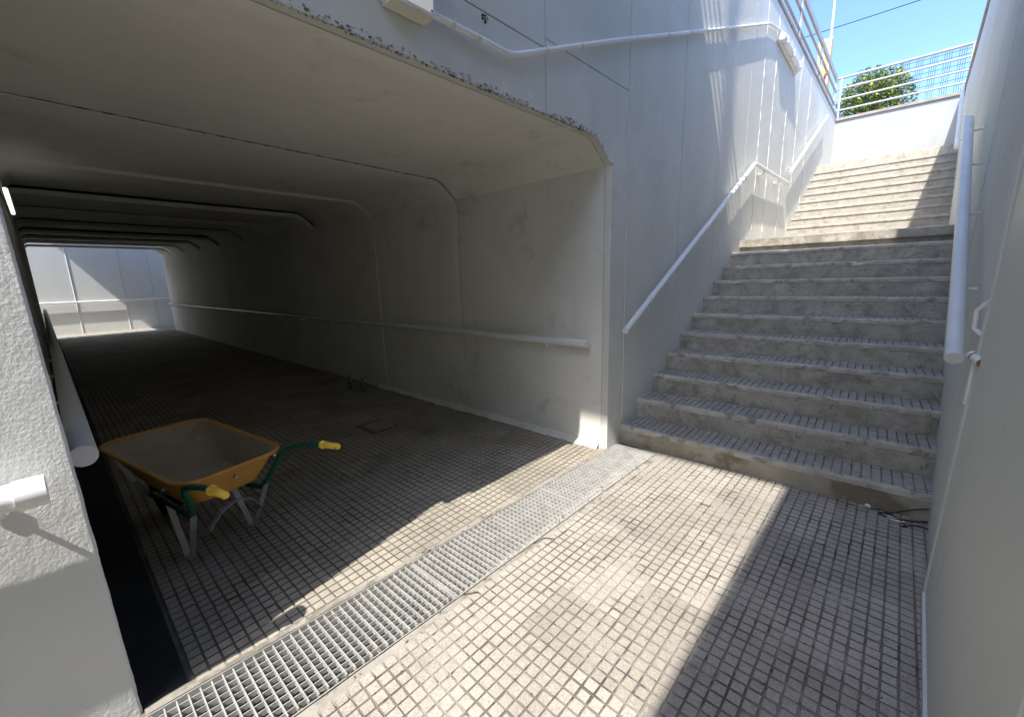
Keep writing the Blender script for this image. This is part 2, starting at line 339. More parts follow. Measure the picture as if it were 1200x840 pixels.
# rough concrete fillet at the foot of the right tunnel wall
b = MB(); m = 120; vs = []
for i in range(m + 1):
    x = -1.68 - 3.6 * i / m; w = 0.055 + 0.035 * nz((x * 5, 1, 0)) + .02 * nz((x * 17, 2, 0)); hgt = 0.045 + 0.03 * nz((x * 4, 7, 0)) + .012 * nz((x * 21, 3, 0))
    vs += [(x, YR + .003, max(hgt, .01)), (x, YR - w * .45, max(hgt, .01) * .42), (x, YR - max(w, .02), -.004)]
b.add(vs, [(i * 3 + k, i * 3 + k + 1, i * 3 + k + 4, i * 3 + k + 3) for i in range(m) for k in range(2)])
b.build('mortar_fillet', 'lining', tunnel_floor, smooth=True)

# ------------------------------------------------------------------ drain: channel and three gratings
ch = MB()
def strip(y0, y1, z, t0, t1, mi=0):
    ch.add([(GRL(y0) + (GRR(y0) - GRL(y0)) * t0, y0, z), (GRL(y0) + (GRR(y0) - GRL(y0)) * t1, y0, z), (GRL(y1) + (GRR(y1) - GRL(y1)) * t1, y1, z), (GRL(y1) + (GRR(y1) - GRL(y1)) * t0, y1, z)], [(0, 1, 2, 3)], mi)
YA, YB = -0.75, 3.225
strip(YA, YB, -.34, 0, 1)
for g, sgn in ((GRL, 1), (GRR, -1)):
    ch.add([(g(YA), YA, -.34), (g(YB), YB, -.34), (g(YB), YB, -.004), (g(YA), YA, -.004)], [(0, 1, 2, 3)])
ch.add([(GRL(YB), YB, -.34), (GRR(YB), YB, -.34), (GRR(YB), YB, 0), (GRL(YB), YB, 0)], [(0, 1, 2, 3)])
channel = ch.build('drain_channel', 'channel', kind='structure')
db = MB()
for i in range(1500):
    y = rnd.uniform(-.2, 3.2); t = rnd.uniform(.03, .97)
    fill = max(0, nz((y * 1.7, t, 3))) * .16 + .12 * max(0, (y - .8)) 
    c = Vector((GRL(y) + (GRR(y) - GRL(y)) * t, y, -.335 + rnd.random() * min(fill + .02, .30)))
    a = rnd.uniform(0, 6.28); s_ = rnd.uniform(.006, .022)
    d = Vector((math.cos(a), math.sin(a), rnd.uniform(-.4, .4))) * s_; e = Vector((-math.sin(a), math.cos(a), rnd.uniform(-.4, .4))) * s_ * rnd.uniform(.2, .7)
    db.add([c - d, c - e, c + d, c + e], [(0, 1, 2, 3)])
db.build('leaf_litter', 'debris', channel, kind='stuff')
def grating(y0, y1, label):
    t = thing('drain_grate', label, 'grate', ((GRL(y0) + GRR(y0)) / 2, y0, 0), 'steel gratings over the drain')
    fr = MB()
    for g, d in ((GRL, .0045), (GRR, -.0045)):
        fr.hexa([(min(g(y0), g(y0) + d), y0, -.03), (max(g(y0), g(y0) + d), y0, -.03), (max(g(y1), g(y1) + d), y1, -.03), (min(g(y1), g(y1) + d), y1, -.03),
                 (min(g(y0), g(y0) + d), y0, -.001), (max(g(y0), g(y0) + d), y0, -.001), (max(g(y1), g(y1) + d), y1, -.001), (min(g(y1), g(y1) + d), y1, -.001)])
    fr.build('frame', 'galvanised', t)
    nb = round((y1 - y0) / .0355); p = (y1 - y0) / nb
    w = GRR(1.5) - GRL(1.5)
    me = MB().box((-w / 2 + .006, -.0022, -.022), (w / 2 - .006, .0022, .001)).mesh('cross_bar', 'galvanised')
    for i in range(nb + 1):
        y = y0 + min(max(i * p, .003), (y1 - y0) - .003)
        o = link('cross_bar', me, t); o.location = ((GRL(y) + GRR(y)) / 2, y, rnd.uniform(-.001, .001)); o.rotation_euler[2] = rnd.uniform(-.004, .004)
    for k in range(1, 11):
        q = k / 11
        pa = Vector((GRL(y0) + (GRR(y0) - GRL(y0)) * q, y0, -.006)); pb = Vector((GRL(y1) + (GRR(y1) - GRL(y1)) * q, y1, -.006))
        MB().box((-.0016, 0, -.020), (.0016, (pb - pa).length, .004)).build('rod', 'galvanised', t)
        o = t.children[-1]; o.matrix_parent_inverse = Matrix.Translation(-t.location); o.location = pa; o.rotation_euler[2] = -math.atan2(pb.x - pa.x, pb.y - pa.y)
    return t
grating(2.16, 3.22, 'steel drain grate whose end meets the lowest concrete step')
grating(1.085, 2.152, 'middle steel drain grate between the other two in the tunnel mouth')
grating(-.70, 1.077, 'long steel drain grate beside the rough white pier and black gutter strip')

# ------------------------------------------------------------------ stairs
stairs = thing('staircase', 'worn concrete stairs in two flights climbing out of the underpass', 'stairs', (-.5, 3.3, 0))
RUN, RISE, Y0S, Z1 = 0.3225, 0.1775, 3.28, 0.160
def step_mesh(w, depth, rise, seed, mi_r, pads=True, under=0.005, low=None):
    """Block with a worn nose; studs on the tread."""
    b = MB(); n = 64; low = -rise - .06 if low is None else low
    prof = [(under, low), (under, -.048), (0.0, -.042), (0.001, -.014), (0.006, -.004), (0.018, 0.0), (0.034, 0.0)]
    vs = []
    for i in range(n + 1):
        x = w * i / n
        for k, (py, pz) in enumerate(prof):
            e = nz((x * 3.1 + seed * 9, k * .3, seed)) * .004 + nz((x * 16 + seed * 5, k, seed * 2)) * .0025
            chip = max(0, nz((x * 5.3 + seed * 31, 4, seed)) - .28) * .05 if 2 < k < 6 else 0
            vs.append((x, py + e + chip, pz - abs(e) * .7 * (k > 2) - chip * .6 * (k > 3)))
    m = len(prof)
    b.add(vs, [(i * m + k, (i + 1) * m + k, (i + 1) * m + k + 1, i * m + k + 1) for i in range(n) for k in (0, 1)], 0)
    b.add(vs, [(i * m + k, (i + 1) * m + k, (i + 1) * m + k + 1, i * m + k + 1) for i in range(n) for k in range(2, m - 1)], 3)
    zz = -.007 if pads else 0
    b.add([(0, .034, zz), (w, .034, zz), (w, depth, zz), (0, depth, zz)], [(0, 1, 2, 3)], 2 if pads else 0)
    if pads:
        nx = int(w / P); r = int((depth - .036) / .047); 
        for i in range(nx):
            for j in range(r):
                cell(b, (i + .5) * w / nx, .036 + .0235 + j * .047, hs=.0207, jit=.0012, top=rnd.uniform(-.0025, -.0005), pz=w / nx, py=.047, mi=(1, 2))
    return b.mesh('step', [mi_r, 'step_pad', 'step_groove', 'step_nose' if pads else mi_r])
W = 2.20
var = [step_mesh(W, RUN + .05, RISE, i + 1, 'step_concrete') for i in range(4)]
for i in range(10):
    me = step_mesh(W, RUN + .05, RISE, 11, 'step_yellowed', low=-.175, under=.004) if i == 0 else var[i % 4]
    y = Y0S + i * RUN
    o = link('step', me, stairs); o.location = (fx(y) - .06, y, Z1 + i * RISE); o.rotation_euler = (0, rnd.uniform(-.002, .002), rnd.uniform(-.003, .003))
# landing slab that juts over a dark gap
YLN, ZLN = Y0S + 10 * RUN, Z1 + 10 * RISE
b = MB(); n = 60; prof = [(.16, -.105), (.004, -.105), (0, -.09), (0, -.012), (.01, -.001), (.03, 0), (2.62, 0)]; vs = []
for i in range(n + 1):
    x = W * i / n
    for k, (py, pz) in enumerate(prof):
        e = nz((x * 4, k * .4, 3)) * .006 + nz((x * 17, k, 8)) * .003
        vs.append((x, py + (e if k in (1, 2, 3, 4) else 0), pz - (abs(e) if 3 < k < 6 else 0)))
b.add(vs, [(i * 7 + k, (i + 1) * 7 + k, (i + 1) * 7 + k + 1, i * 7 + k + 1) for i in range(n) for k in range(6)])
o = b.build('landing_slab', 'step_concrete', stairs, smooth=True); o.location = (fx(YLN) - .04, YLN, ZLN)
b = MB(); b.box((0, .05, -.24), (W, .4, -.108)); o = b.build('landing_riser', 'step_concrete', stairs); o.location = (fx(YLN) - .04, YLN, ZLN)
YU, NU = 9.12, 10; RU2 = (11.86 - YU) / (NU - 1); RI2 = (3.77 - ZLN) / NU
varu = [step_mesh(W + .1, RU2 + .05, RI2, i + 21, 'step_upper', pads=False, under=.016) for i in range(3)]
for i in range(NU - 1):
    y = YU + i * RU2
    o = link('step', varu[i % 3], stairs); o.location = (fx(y) - .05, y, ZLN + (i + 1) * RI2)
b = MB(); b.box((0, 0, -.25), (2.5, 2.2, 0)); o = b.build('top_landing', 'step_concrete', stairs, bevel=.006); o.location = (fx(11.86) - .06, 11.86, 3.77)

# ------------------------------------------------------------------ wall with the tunnel mouth and beside the stairs
wall = thing('stairwell_wall', 'long pale grey panelled wall holding the tunnel mouth beside the stairs', 'wall', (fx(8), 8, 0))
G = .0035
def quad_panel(name, ys, z0, z1, m='paint_facade', parent=None, bev=.004, t=.06, off=0.0, cut=0.0):
    b = MB(); ya, yb = ys[0] + G, ys[1] - G
    o_ = off + rnd.uniform(-.003, .002)
    vs = [(fx(ya, o_ - t), ya, z0), (fx(ya, o_), ya, z0), (fx(yb, o_), yb, z0), (fx(yb, o_ - t), yb, z0), (fx(ya, o_ - t), ya, z1), (fx(ya, o_), ya, z1), (fx(yb, o_), yb, z1), (fx(yb, o_ - t), yb, z1)]
    b.hexa(vs); return b.build(name, m, parent or wall, bevel=bev)
b = MB()                                    # solid core behind the panels
for (ya, yb, za) in ((3.36, 14.3, -.3), (-.1, 3.36, 2.78), (-7.1, -.36, -.3)):
    b.hexa([(fx(ya, -.5), ya, za), (fx(ya, -.058), ya, za), (fx(yb, -.058), yb, za), (fx(yb, -.5), yb, za), (fx(ya, -.5), ya, 5.1), (fx(ya, -.058), ya, 5.1), (fx(yb, -.058), yb, 5.1), (fx(yb, -.5), yb, 5.1)])
b.build('core', 'joint_grey', wall)
ZT = 5.2
joints = [3.31, 4.385, 5.43, 6.46, 7.02, 7.62, 8.5, 9.35, 10.3, 11.3, 12.35, 13.85]
for ya, yb in zip(joints[:-1], joints[1:]): quad_panel('panel', (ya, yb), -.3, ZT)
# over the mouth: two courses
b = MB(); yy = HAUNCH_L + [(2.26 - G, CEIL), (2.26 - G, 2.86), (-.07, 2.86)]
b.prism([(fx(y, -.06), y, z) for y, z in yy], (.06, 0, 0)); b.build('panel', 'paint_facade', wall, bevel=.003, fix=True)
arc = HAUNCH_R
b = MB(); yy = [(2.26 + G, CEIL)] + arc + [(YR, 0 - .3), (3.31 - G, -.3), (3.31 - G, 2.915), (2.26 + G, 2.915)]
b.prism([(fx(y, -.06), y, z) for y, z in yy], (.06, 0, 0)); b.build('panel', 'paint_facade', wall, bevel=.003, fix=True)
for ya, yb in ((-.07, 1.2), (1.2, 2.26), (2.26, 3.31)): quad_panel('panel', (ya, yb), 2.867 if ya < 2 else 2.915 + G * 2, ZT)
for ya, yb in ((-7.0, -5), (-5, -3), (-3, -1.4)): quad_panel('panel', (ya, yb), -.3, ZT)
# rough plastered pier left of the mouth
b = MB(); na, nb_ = 170, 240; vs = []; ya, yb = -1.4, -.033
for j in range(nb_ + 1):
    z = -.02 + (ZT + .02) * (j / nb_) ** 1.6
    for i in range(na + 1):
        t = (i / na); y = ya + (yb - ya) * (1 - (1 - t) ** 1.8)
        e = nz((y * 21, z * 21, 1)) * .0018 + nz((y * 55, z * 48, 4)) * .0011 + nz((y * 130, z * 100, 9)) * .0012 + nz((y * 5, z * 4, 2)) * .002
        ridge = max(0, nz((y * 14 + z * 6, z * 30, 12)) - .22) * .006
        smooth_ = .25 + .45 * min(1, max(0, (nz((y * 2.2, z * 2.2, 31)) + .35) * 1.6))
        edge = max(0, (y + .040) / .007); dy = (nz((z * 11, 3, 3)) * .0016 + nz((z * 35, 8, 3)) * .0010) * (t ** 8) + .028 * max(0, 1 - z / 1.8) * t ** 1.2
        vs.append((fx(y, -.075) + (e + ridge) * smooth_ - .006 * edge * edge, y + dy, z))
m = na + 1
b.add(vs, [(j * m + i, j * m + i + 1, (j + 1) * m + i + 1, (j + 1) * m + i) for j in range(nb_) for i in range(na)])
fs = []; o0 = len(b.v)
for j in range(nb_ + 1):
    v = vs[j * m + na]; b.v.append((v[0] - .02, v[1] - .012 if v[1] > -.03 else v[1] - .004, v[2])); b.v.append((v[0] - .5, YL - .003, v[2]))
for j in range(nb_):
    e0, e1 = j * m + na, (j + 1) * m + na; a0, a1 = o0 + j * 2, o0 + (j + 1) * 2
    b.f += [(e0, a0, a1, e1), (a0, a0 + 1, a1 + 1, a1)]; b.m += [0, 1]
pier = b.build('plastered_pier', ['paint_stucco', 'return_shade'], wall, smooth=True); pier['label'] = 'rough white plastered pier beside the tunnel mouth'
# broken lip over the mouth: lumps of concrete
b = MB()
ico = [Vector(v).normalized() for v in ((0, 0, 1), (.9, 0, .45), (.28, .85, .45), (-.72, .53, .45), (-.72, -.53, .45), (.28, -.85, .45), (.72, .53, -.45), (-.28, .85, -.45), (-.9, 0, -.45), (-.28, -.85, -.45), (.72, -.53, -.45), (0, 0, -1))]
icf = [(0, 1, 2), (0, 2, 3), (0, 3, 4), (0, 4, 5), (0, 5, 1), (1, 6, 2), (2, 7, 3), (3, 8, 4), (4, 9, 5), (5, 10, 1), (6, 7, 2), (7, 8, 3), (8, 9, 4), (9, 10, 5), (10, 6, 1), (11, 7, 6), (11, 8, 7), (11, 9, 8), (11, 10, 9), (11, 6, 10)]
def lump(b, c, r, mi=0, sq=(1, 1, 1)):
    b.add([Vector(c) + Vector((v.x * sq[0], v.y * sq[1], v.z * sq[2])) * r * rnd.uniform(.6, 1.25) for v in ico], icf, mi)
for i in range(1500):
    y = rnd.uniform(.2, 2.84)
    amp = max(0, .55 + 1.1 * nz((y * 2.6, 2, 2)) + .5 * nz((y * 9, 6, 2)))
    if rnd.random() > amp: continue
    h = rnd.random() ** 1.6 * (.012 + .030 * amp)
    lump(b, (fx(y, rnd.uniform(-.010, .001)), y, CEIL + h - .004), rnd.uniform(.004, .0105), 0 if rnd.random() < .90 else 1, (.8, 1.25, .9))
for i in range(60):
    a = rnd.choice(arc); lump(b, (fx(a[0], rnd.uniform(-.006, .001)), a[0] + rnd.uniform(-.01, .01), a[1] + rnd.uniform(0, .016)), rnd.uniform(.003, .007))
b.build('broken_lip', ['chip', 'chip_dark'], wall, kind='stuff')
# spalled hole over the mouth
hc = (1.756, 2.833); b = MB()
for i in range(26):
    a = rnd.uniform(0, 6.28); r = .017 * math.sqrt(rnd.random())
    lump(b, (fx(hc[0], .001), hc[0] + r * math.cos(a) * 1.3, hc[1] + r * math.sin(a)), rnd.uniform(.004, .009), rnd.choice((0, 0, 1)), (.5, 1, 1))
b.build('spalled_hole', ['dark_gap', 'chip'], wall)
# beads of white caulk on some joints
for yj in (7.02, 7.62, 8.5, 9.35, 10.3):
    pts = []; rs = []
    for i in range(90):
        z = 2.1 + 3.05 * i / 89; pts.append((fx(yj, .001 + .003 * nz((z * 7, yj, 0))), yj + .014 * nz((z * 3, yj, 3)) + .006 * nz((z * 22, yj, 3)), z)); rs.append(max(.0012, .0042 + .012 * nz((z * 9, yj, 5))))
    MB().tube(pts, rs, 6).build('caulk_bead', 'caulk', wall, smooth=True)
# shallow vertical crease of the corner pier
MB().tube([(fx(3.31, .001), 3.31, z * .1) for z in range(2, 29)], .0045, 6).build('caulk_bead', 'caulk', wall, smooth=True)
b = MB(); ya, yb = -7.0, 14.25
b.hexa([(fx(ya, -.40), ya, ZT + .003), (fx(ya, .018), ya, ZT + .003), (fx(yb, .018), yb, ZT + .003), (fx(yb, -.40), yb, ZT + .003), (fx(ya, -.40), ya, ZT + .06), (fx(ya, .018), ya, ZT + .06), (fx(yb, .018), yb, ZT + .06), (fx(yb, -.40), yb, ZT + .06)])
b.build('coping', 'coping', wall, bevel=.006)

# ------------------------------------------------------------------ right wall
rw = thing('side_wall', 'tall grey concrete wall on the right side of the stairs and passage', 'wall', (xr(5), 5, 0))
b = MB(); b.hexa([(xr(-7.1) + .055, -7.1, -.3), (xr(-7.1) + .5, -7.1, -.3), (xr(14.3) + .5, 14.3, -.3), (xr(14.3) + .055, 14.3, -.3), (xr(-7.1, 5.1) + .055, -7.1, 5.1), (xr(-7.1, 5.1) + .5, -7.1, 5.1), (xr(14.3, 5.1) + .5, 14.3, 5.1), (xr(14.3, 5.1) + .055, 14.3, 5.1)])
b.build('core', 'joint_grey', rw)
js = [-7, -5, -3, -1.2, .93, 2.49, 3.45, 4.4, 5.3, 6.3, 7.4, 8.5, 9.7, 10.9, 12.2, 14.2]
for k, (ya, yb) in enumerate(zip(js[:-1], js[1:])):
    ya += .003; yb -= .003; d = rnd.uniform(-.003, .003); z0 = -.3; z1 = ZT
    if abs(yb - 2.487) < .01: z0 = 2.16            # door opening below
    if abs(yb - .927) < .01: d = -.016
    b = MB(); b.hexa([(xr(ya, z0) + d, ya, z0), (xr(ya, z0) + .06, ya, z0), (xr(yb, z0) + .06, yb, z0), (xr(yb, z0) + d, yb, z0), (xr(ya, z1) + d, ya, z1), (xr(ya, z1) + .06, ya, z1), (xr(yb, z1) + .06, yb, z1), (xr(yb, z1) + d, yb, z1)])
    b.build('panel', 'paint_right', rw, bevel=.004)
b = MB(); ya, yb = -7, 14.25
b.hexa([(xr(ya, 5.2) - .03, ya, ZT + .003), (xr(ya, 5.2) + .4, ya, ZT + .003), (xr(yb, 5.2) + .4, yb, ZT + .003), (xr(yb, 5.2) - .03, yb, ZT + .003), (xr(ya, 5.2) - .03, ya, ZT + .1), (xr(ya, 5.2) + .4, ya, ZT + .1), (xr(yb, 5.2) + .4, yb, ZT + .1), (xr(yb, 5.2) - .03, yb, ZT + .1)])
b.build('coping', 'coping', rw, bevel=.006)
# end walls
ew = thing('end_wall', 'bright white wall across the top of the stairs under the railing', 'wall', (0, 13.75, 3.6))
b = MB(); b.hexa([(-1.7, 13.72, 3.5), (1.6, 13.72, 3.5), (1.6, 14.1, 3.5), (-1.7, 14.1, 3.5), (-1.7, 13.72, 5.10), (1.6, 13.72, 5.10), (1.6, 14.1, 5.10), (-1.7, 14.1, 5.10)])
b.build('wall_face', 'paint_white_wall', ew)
b = MB(); b.box((-1.09, 13.68, 5.103), (1.07, 14.12, 5.165)); b.build('coping', 'coping', ew, bevel=.006)
bw = thing('rear_wall', 'grey wall closing the other end of the passage', 'wall', (0, -7.2, 0))
b = MB(); b.box((-2.6, -7.4, -.3), (.9, -7.12, 5.2)); b.build('wall_face', 'paint_right', bw)

# ------------------------------------------------------------------ tunnel lining, ring by ring
tunnel = thing('tunnel', 'dark concrete underpass tunnel made of box rings', 'tunnel', (-10, 1.5, 0))
def section(ins=0.0, up=0.0):
    h = [(y + (ins if y < 1 else -ins) * .2, z + up - ins * min(1, max(0, (z - 2.2) * 4))) for y, z in HAUNCH_L + HAUNCH_R]
    ins *= .2
    return [(YL + ins, -.2), (YL + ins, 1.2)] + h + [(YR - ins, 1.2), (YR - ins, -.2)]
edges = [None, -3.43, -5.09] + [-5.09 - (19.2 - 5.09) / 8 * k for k in range(1, 9)]
for r in range(len(edges) - 1):
    jy, jz = (rnd.uniform(-.004, .004), rnd.uniform(-.010, .010)) if r else (0, 0)
    if r == 1: jz = -.006
    bv = .004 if r < 2 else .05                 # splay at the near end of each ring
    xa = edges[r]; xb = edges[r + 1]; L_ = 10; b = MB()
    stations = [(0, -bv)] + [(bv * .6, 0)] + [(.06 + .92 * k / L_, 0) for k in range(L_ + 1)] + [(.998, 0), (1, -.012)]
    if r == 0: stations[0] = (0, 0)
    vs = []
    for ti, (t, ins) in enumerate(stations):
        xm = -1.7 if xa is None else xa
        xx = xm + (xb - xm) * t
        up = .30 * max(0, min(1, (xx + 3.43) / (-19.2 + 3.43)))
        if r > 1: up += -.035 + .07 * t
        sec = section(ins, up); n = len(sec)
        for (y, z) in sec:
            x0 = fx(y, -.12 if (y < .05 and z < 2.42) else -.0615) if r == 0 else xa - .004
            x = x0 + (xb + .004 - x0) * t
            e = nz((x * 1.3, y * 1.3, z * 1.3)) * .006 if 0 < t < 1 else 0
            if z < 0: z = -.2
            vs.append((x, y + jy + (e if z < 2.2 else 0), z + jz + (e if z > 2.3 else 0)))
    b.add(vs, [(a * n + k, a * n + k + 1, (a + 1) * n + k + 1, (a + 1) * n + k) for a in range(len(stations) - 1) for k in range(n - 1)])
    xo = fx(1.5, -.16) if r == 0 else xa
    yl = YL - .25; yr = YR + .25; zt = CEIL + .26 + (.33 if r > 1 else 0.05)                  # outside of the ring
    oo = [(xo, yl, -.2), (xo, yl, zt), (xo, yr, zt), (xo, yr, -.2), (xb, yl, -.2), (xb, yl, zt), (xb, yr, zt), (xb, yr, -.2)]
    b.add(oo, [(0, 4, 5, 1), (1, 5, 6, 2), (2, 6, 7, 3)])
    b.build('lining_ring', 'lining', tunnel, smooth=True)
b = MB()                                    # dark joint behind the gaps between rings
for xb in edges[1:-1]:
    b.box((xb - .06, YL - .22, -.2), (xb + .06, YL - .06, CEIL + .22)); b.box((xb - .06, YR + .06, -.2), (xb + .06, YR + .22, CEIL + .22)); u_ = .30 * (xb + 3.43) / (-19.2 + 3.43); b.box((xb - .06, YL - .2, CEIL + .06 + u_), (xb + .06, YR + .2, CEIL + .25 + u_))
b.build('joint_filler', 'dark_gap', tunnel)
for xb, y0 in ((-3.43, YR), (-5.09, YR)):    # ragged caulk on the first joints
    pts = [(xb + .006 * nz((z * .5, xb, 0)), y0 - .002, z * .06) for z in range(1, 39)]; rs = [max(.003, .006 + .006 * nz((z * .7, xb, 4))) for z in range(38)]
    MB().tube(pts, rs, 6).build('caulk_bead', 'caulk' if xb > -4 else 'lining', tunnel, smooth=True)

pts = [(-3.432 + .014 * nz((i * .21, 3, 0)) + .006 * nz((i * .9, 5, 0)), YL + .2 + (YR - YL - .42) * i / 150, CEIL - .0015) for i in range(151)]
MB().tube(pts, [max(.0003, .0018 + .0055 * nz((i * .33, 8, 1))) for i in range(151)], 5).build('ceiling_crack', 'dark_gap', tunnel)
b = MB()
for i in range(330):
    y = rnd.uniform(YL + .15, YR - .25); dens = .35 + nz((y * 2, 4, 4))
    if rnd.random() < dens: lump(b, (-3.41 + abs(rnd.gauss(0, .03)), y, CEIL + .002), rnd.uniform(.004, .013), 0, (1, 1.6, .45))
b.build('ragged_plaster', 'lining', tunnel, kind='stuff')
lump_ = MB(); lump(lump_, (-2.66, 2.96, 2.425), .014, 0, (1.2, .8, .8)); lump_.build('anchor_hole', 'dark_gap', tunnel)
# ------------------------------------------------------------------ far side of the tunnel
ff = MB(); ff.box((X_FAR - .3, -9, -.3), (-19.3, 13, -.002)); ff.build('far_floor', 'mortar', kind='structure')
fw = thing('far_wall', 'sunlit pale wall facing the far mouth of the tunnel', 'wall', (X_FAR, 2, 0))
for ya, yb in ((-9, -1.6), (-1.6, 2.9), (2.9, 12)):
    b = MB(); x0, x1 = X_FAR + S_F * (ya + G), X_FAR + S_F * (yb - G)
    b.hexa([(x0 - .3, ya + G, -.2), (x0, ya + G, -.2), (x1, yb - G, -.2), (x1 - .3, yb - G, -.2), (x0 - .3, ya + G, 5.1), (x0, ya + G, 5.1), (x1, yb - G, 5.1), (x1 - .3, yb - G, 5.1)])
    b.build('panel', 'paint_far', fw, bevel=.003)
for yp in (.78, 2.05):
    MB().tube([(X_FAR + S_F * yp + .004, yp, 0.0), (X_FAR + S_F * yp + .004, yp, 5.0)], .012, 8).build('drain_pipe', 'rail_white', fw, smooth=True)
fm = thing('far_mouth_wall', 'wall over the far mouth of the tunnel', 'wall', (-19.0, 2, 0))
for ya, yb, za in ((-9, YL - .26, -.2), (YR + .26, 12, -.2), (YL - .25, YR + .25, CEIL + .62)):
    b = MB(); b.box((-19.2, ya, za), (-18.9, yb, 5.1)); b.build('panel', 'paint_facade', fm)

# ------------------------------------------------------------------ footbridges over both passages (their shade falls on the stairs)
def railing(name, label, pts, zb, posts, group=None, r=.024, h=(.19, .43, .68, .92), flat=False):
    a, c = Vector(pts[0]), Vector(pts[1]); t = thing(name, label, 'railing', tuple(a), group)
    for k, z in enumerate(h):
        MB().tube([a + Vector((0, 0, z)), c + Vector((0, 0, z))], r * (1.35 if k == len(h) - 1 else 1), 10).build('rail_bar', 'railing_grey', t, smooth=True)
    for q in posts:
        p = a.lerp(c, q); MB().box((p.x - .02, p.y - .02, p.z), (p.x + .02, p.y + .02, p.z + h[-1] - .01)).build('post', 'railing_grey', t)
    return t
ZB = 8.2
def bridge(name, label, x0, x1, ya, yb):
    t = thing(name, label, 'footbridge', (x0, ya, 5.12))
    MB().box((x0, ya, ZB), (x1, yb, ZB + .16)).build('deck', 'paint_white_wall', t, bevel=.01)
    for px in (x0 + .15, x1 - .15):
        for py in (ya + .4, yb - .5): MB().box((px - .1, py - .1, 5.1), (px + .1, py + .1, ZB - .002)).build('pillar', 'paint_white_wall', t, bevel=.01)
    return t
bridge('footbridge', 'concrete footbridge deck crossing above the stairs and the tunnel mouth', -4.2, 2.6, 3.22 - SUNC * ZB, 7.40 - SUNC * (ZB + .16))
YBR = 7.40 - SUNC * (ZB + .16) - .03
railing('deck_railing', 'four bar railing on the stair side of the footbridge deck', ((-4.1, YBR, ZB + .16), (2.5, YBR, ZB + .16)), 0, (0, .2, .8, 1), 'deck railings')
YP_ = YBR - .12; XP_ = fx(YP_) + (5.665 - YP_) * .142 / SUNC
lp = thing('lamp_post', 'tall street lamp post standing on the footbridge edge', 'lamp post', (XP_, YP_, ZB + .16))
MB().tube([(XP_, YP_, ZB + .16), (XP_, YP_, 15)], .046, 14).build('pole', 'railing_grey', lp, smooth=True)
MB().tube([(XP_, YP_, 14.9), (XP_, YP_ - .5, 15.1)], .03, 10).build('arm', 'railing_grey', lp, smooth=True)
MB().box((XP_ - .12, YP_ - 1.0, 15.05), (XP_ + .12, YP_ - .45, 15.15)).build('lamp_head', 'railing_grey', lp, bevel=.03)
bridge('footbridge', 'concrete footbridge deck crossing above the far mouth of the tunnel', -23.5, -17.5, 2.62 - SUNC * ZB, 4.6 - SUNC * ZB + 3)

# ------------------------------------------------------------------ handrails
def handrail(name, label, pts, r, wall_dir, br, m='rail_paint', mcap=None, drop=.055, collars=()):
    t = thing(name, label, 'handrail', tuple(pts[0]))
    MB().tube(pts, r, 20, mcap=1).build('rail', [m, mcap or m], t, smooth=True)
    wd = Vector(wall_dir)
    for p in br:
        p = Vector(p); b = MB()
        q = p + Vector((0, 0, -drop)); 
        b.tube([p + Vector((0, 0, -r * .9)), q, q + wd * .5, q + wd], [.0085] * 4, 8); b.tube([q + wd * .92, q + wd * 1.0], .027, 12); b.box((p.x - .016, p.y - .016, p.z - r - .006), (p.x + .016, p.y + .016, p.z - r + .004))
        b.build('bracket', m, t, smooth=True)
    for p, d in collars:
        d = Vector(d).normalized(); p = Vector(p)
        MB().tube([p - d * .03, p + d * .03], r * 1.13, 20).build('collar', m, t, smooth=True)
    return t
o8 = .075
A0, A1, A2 = out(3.337, 1.015, o8), out(6.948, 2.997, o8), out(9.10, 3.03, o8)
handrail('handrail', 'pale grey handrail on the panelled wall, bending level over the stair landing', [A0, A1, A2], .027, (-o8, 0, 0),
         [A0.lerp(A1, q) for q in (.1, .37, .63, .9)] + [A1.lerp(A2, q) for q in (.25, .72)], collars=[(A0.lerp(A1, q), A1 - A0) for q in (.14, .80, .85)])
B0, B1 = out(9.217, 3.219, o8), out(12.472, 4.939, o8)
handrail('handrail', 'short white handrail on the panelled wall beside the upper flight', [B0, B1], .027, (-o8, 0, 0), [B0.lerp(B1, q) for q in (.12, .5, .88)], m='rail_white')
def rwp(y, z, off): return Vector((xr(y, z) - off, y, z))
C0, C1 = Vector((.21 - .05 + .0613 * 2.73, 2.73, 1.079)), Vector((.21 - .05 + .0613 * 5.79, 5.79, 2.80))
handrail('handrail', 'thick blue grey handrail on the right wall along the lower flight', [C0, C1], .033, (.10, 0, 0), [C0.lerp(C1, q) for q in (.2, .47, .72, .95)], drop=.05)
D0, D1 = rwp(9.3, 3.22, .075), rwp(12.3, 4.86, .075)
handrail('handrail', 'short white handrail on the right wall beside the upper flight', [D0, D1], .027, (.075, 0, 0), [D0.lerp(D1, q) for q in (.15, .5, .85)], m='rail_white')
yr = YR - .08
handrail('handrail', 'long grey handrail along the right wall inside the tunnel', [(-1.765, yr, .937), (-19.1, yr, .945)], .031, (0, .08, 0), [(-2.2 - 1.08 * k, yr, .938) for k in range(16)])
handrail('handrail', 'long grey handrail along the left tunnel wall ending in a round cap', [(-2.02, .006, .93), (-19.1, .006, .94)], .038, (0, -.076, 0), [(-2.35 - 1.1 * k, .006, .93) for k in range(15)], m='rail_white')
E0, E1 = out(-.099, .935, .005), Vector((fx(-3.0, .005), -3.0, .95))
handrail('handrail', 'white handrail stub fixed to the rough plastered pier', [E0, E1], .039, (-.08, 0, 0), [E0 + Vector((0, -.09, 0)), E0 + Vector((-.05, -1.1, 0))], m='rail_white', collars=[(E0 + Vector((0, -.012, 0)), (0, 1, 0))])
FR = [(X_FAR + S_F * y + .08, y, 1.10) for y in (-6, 9)]
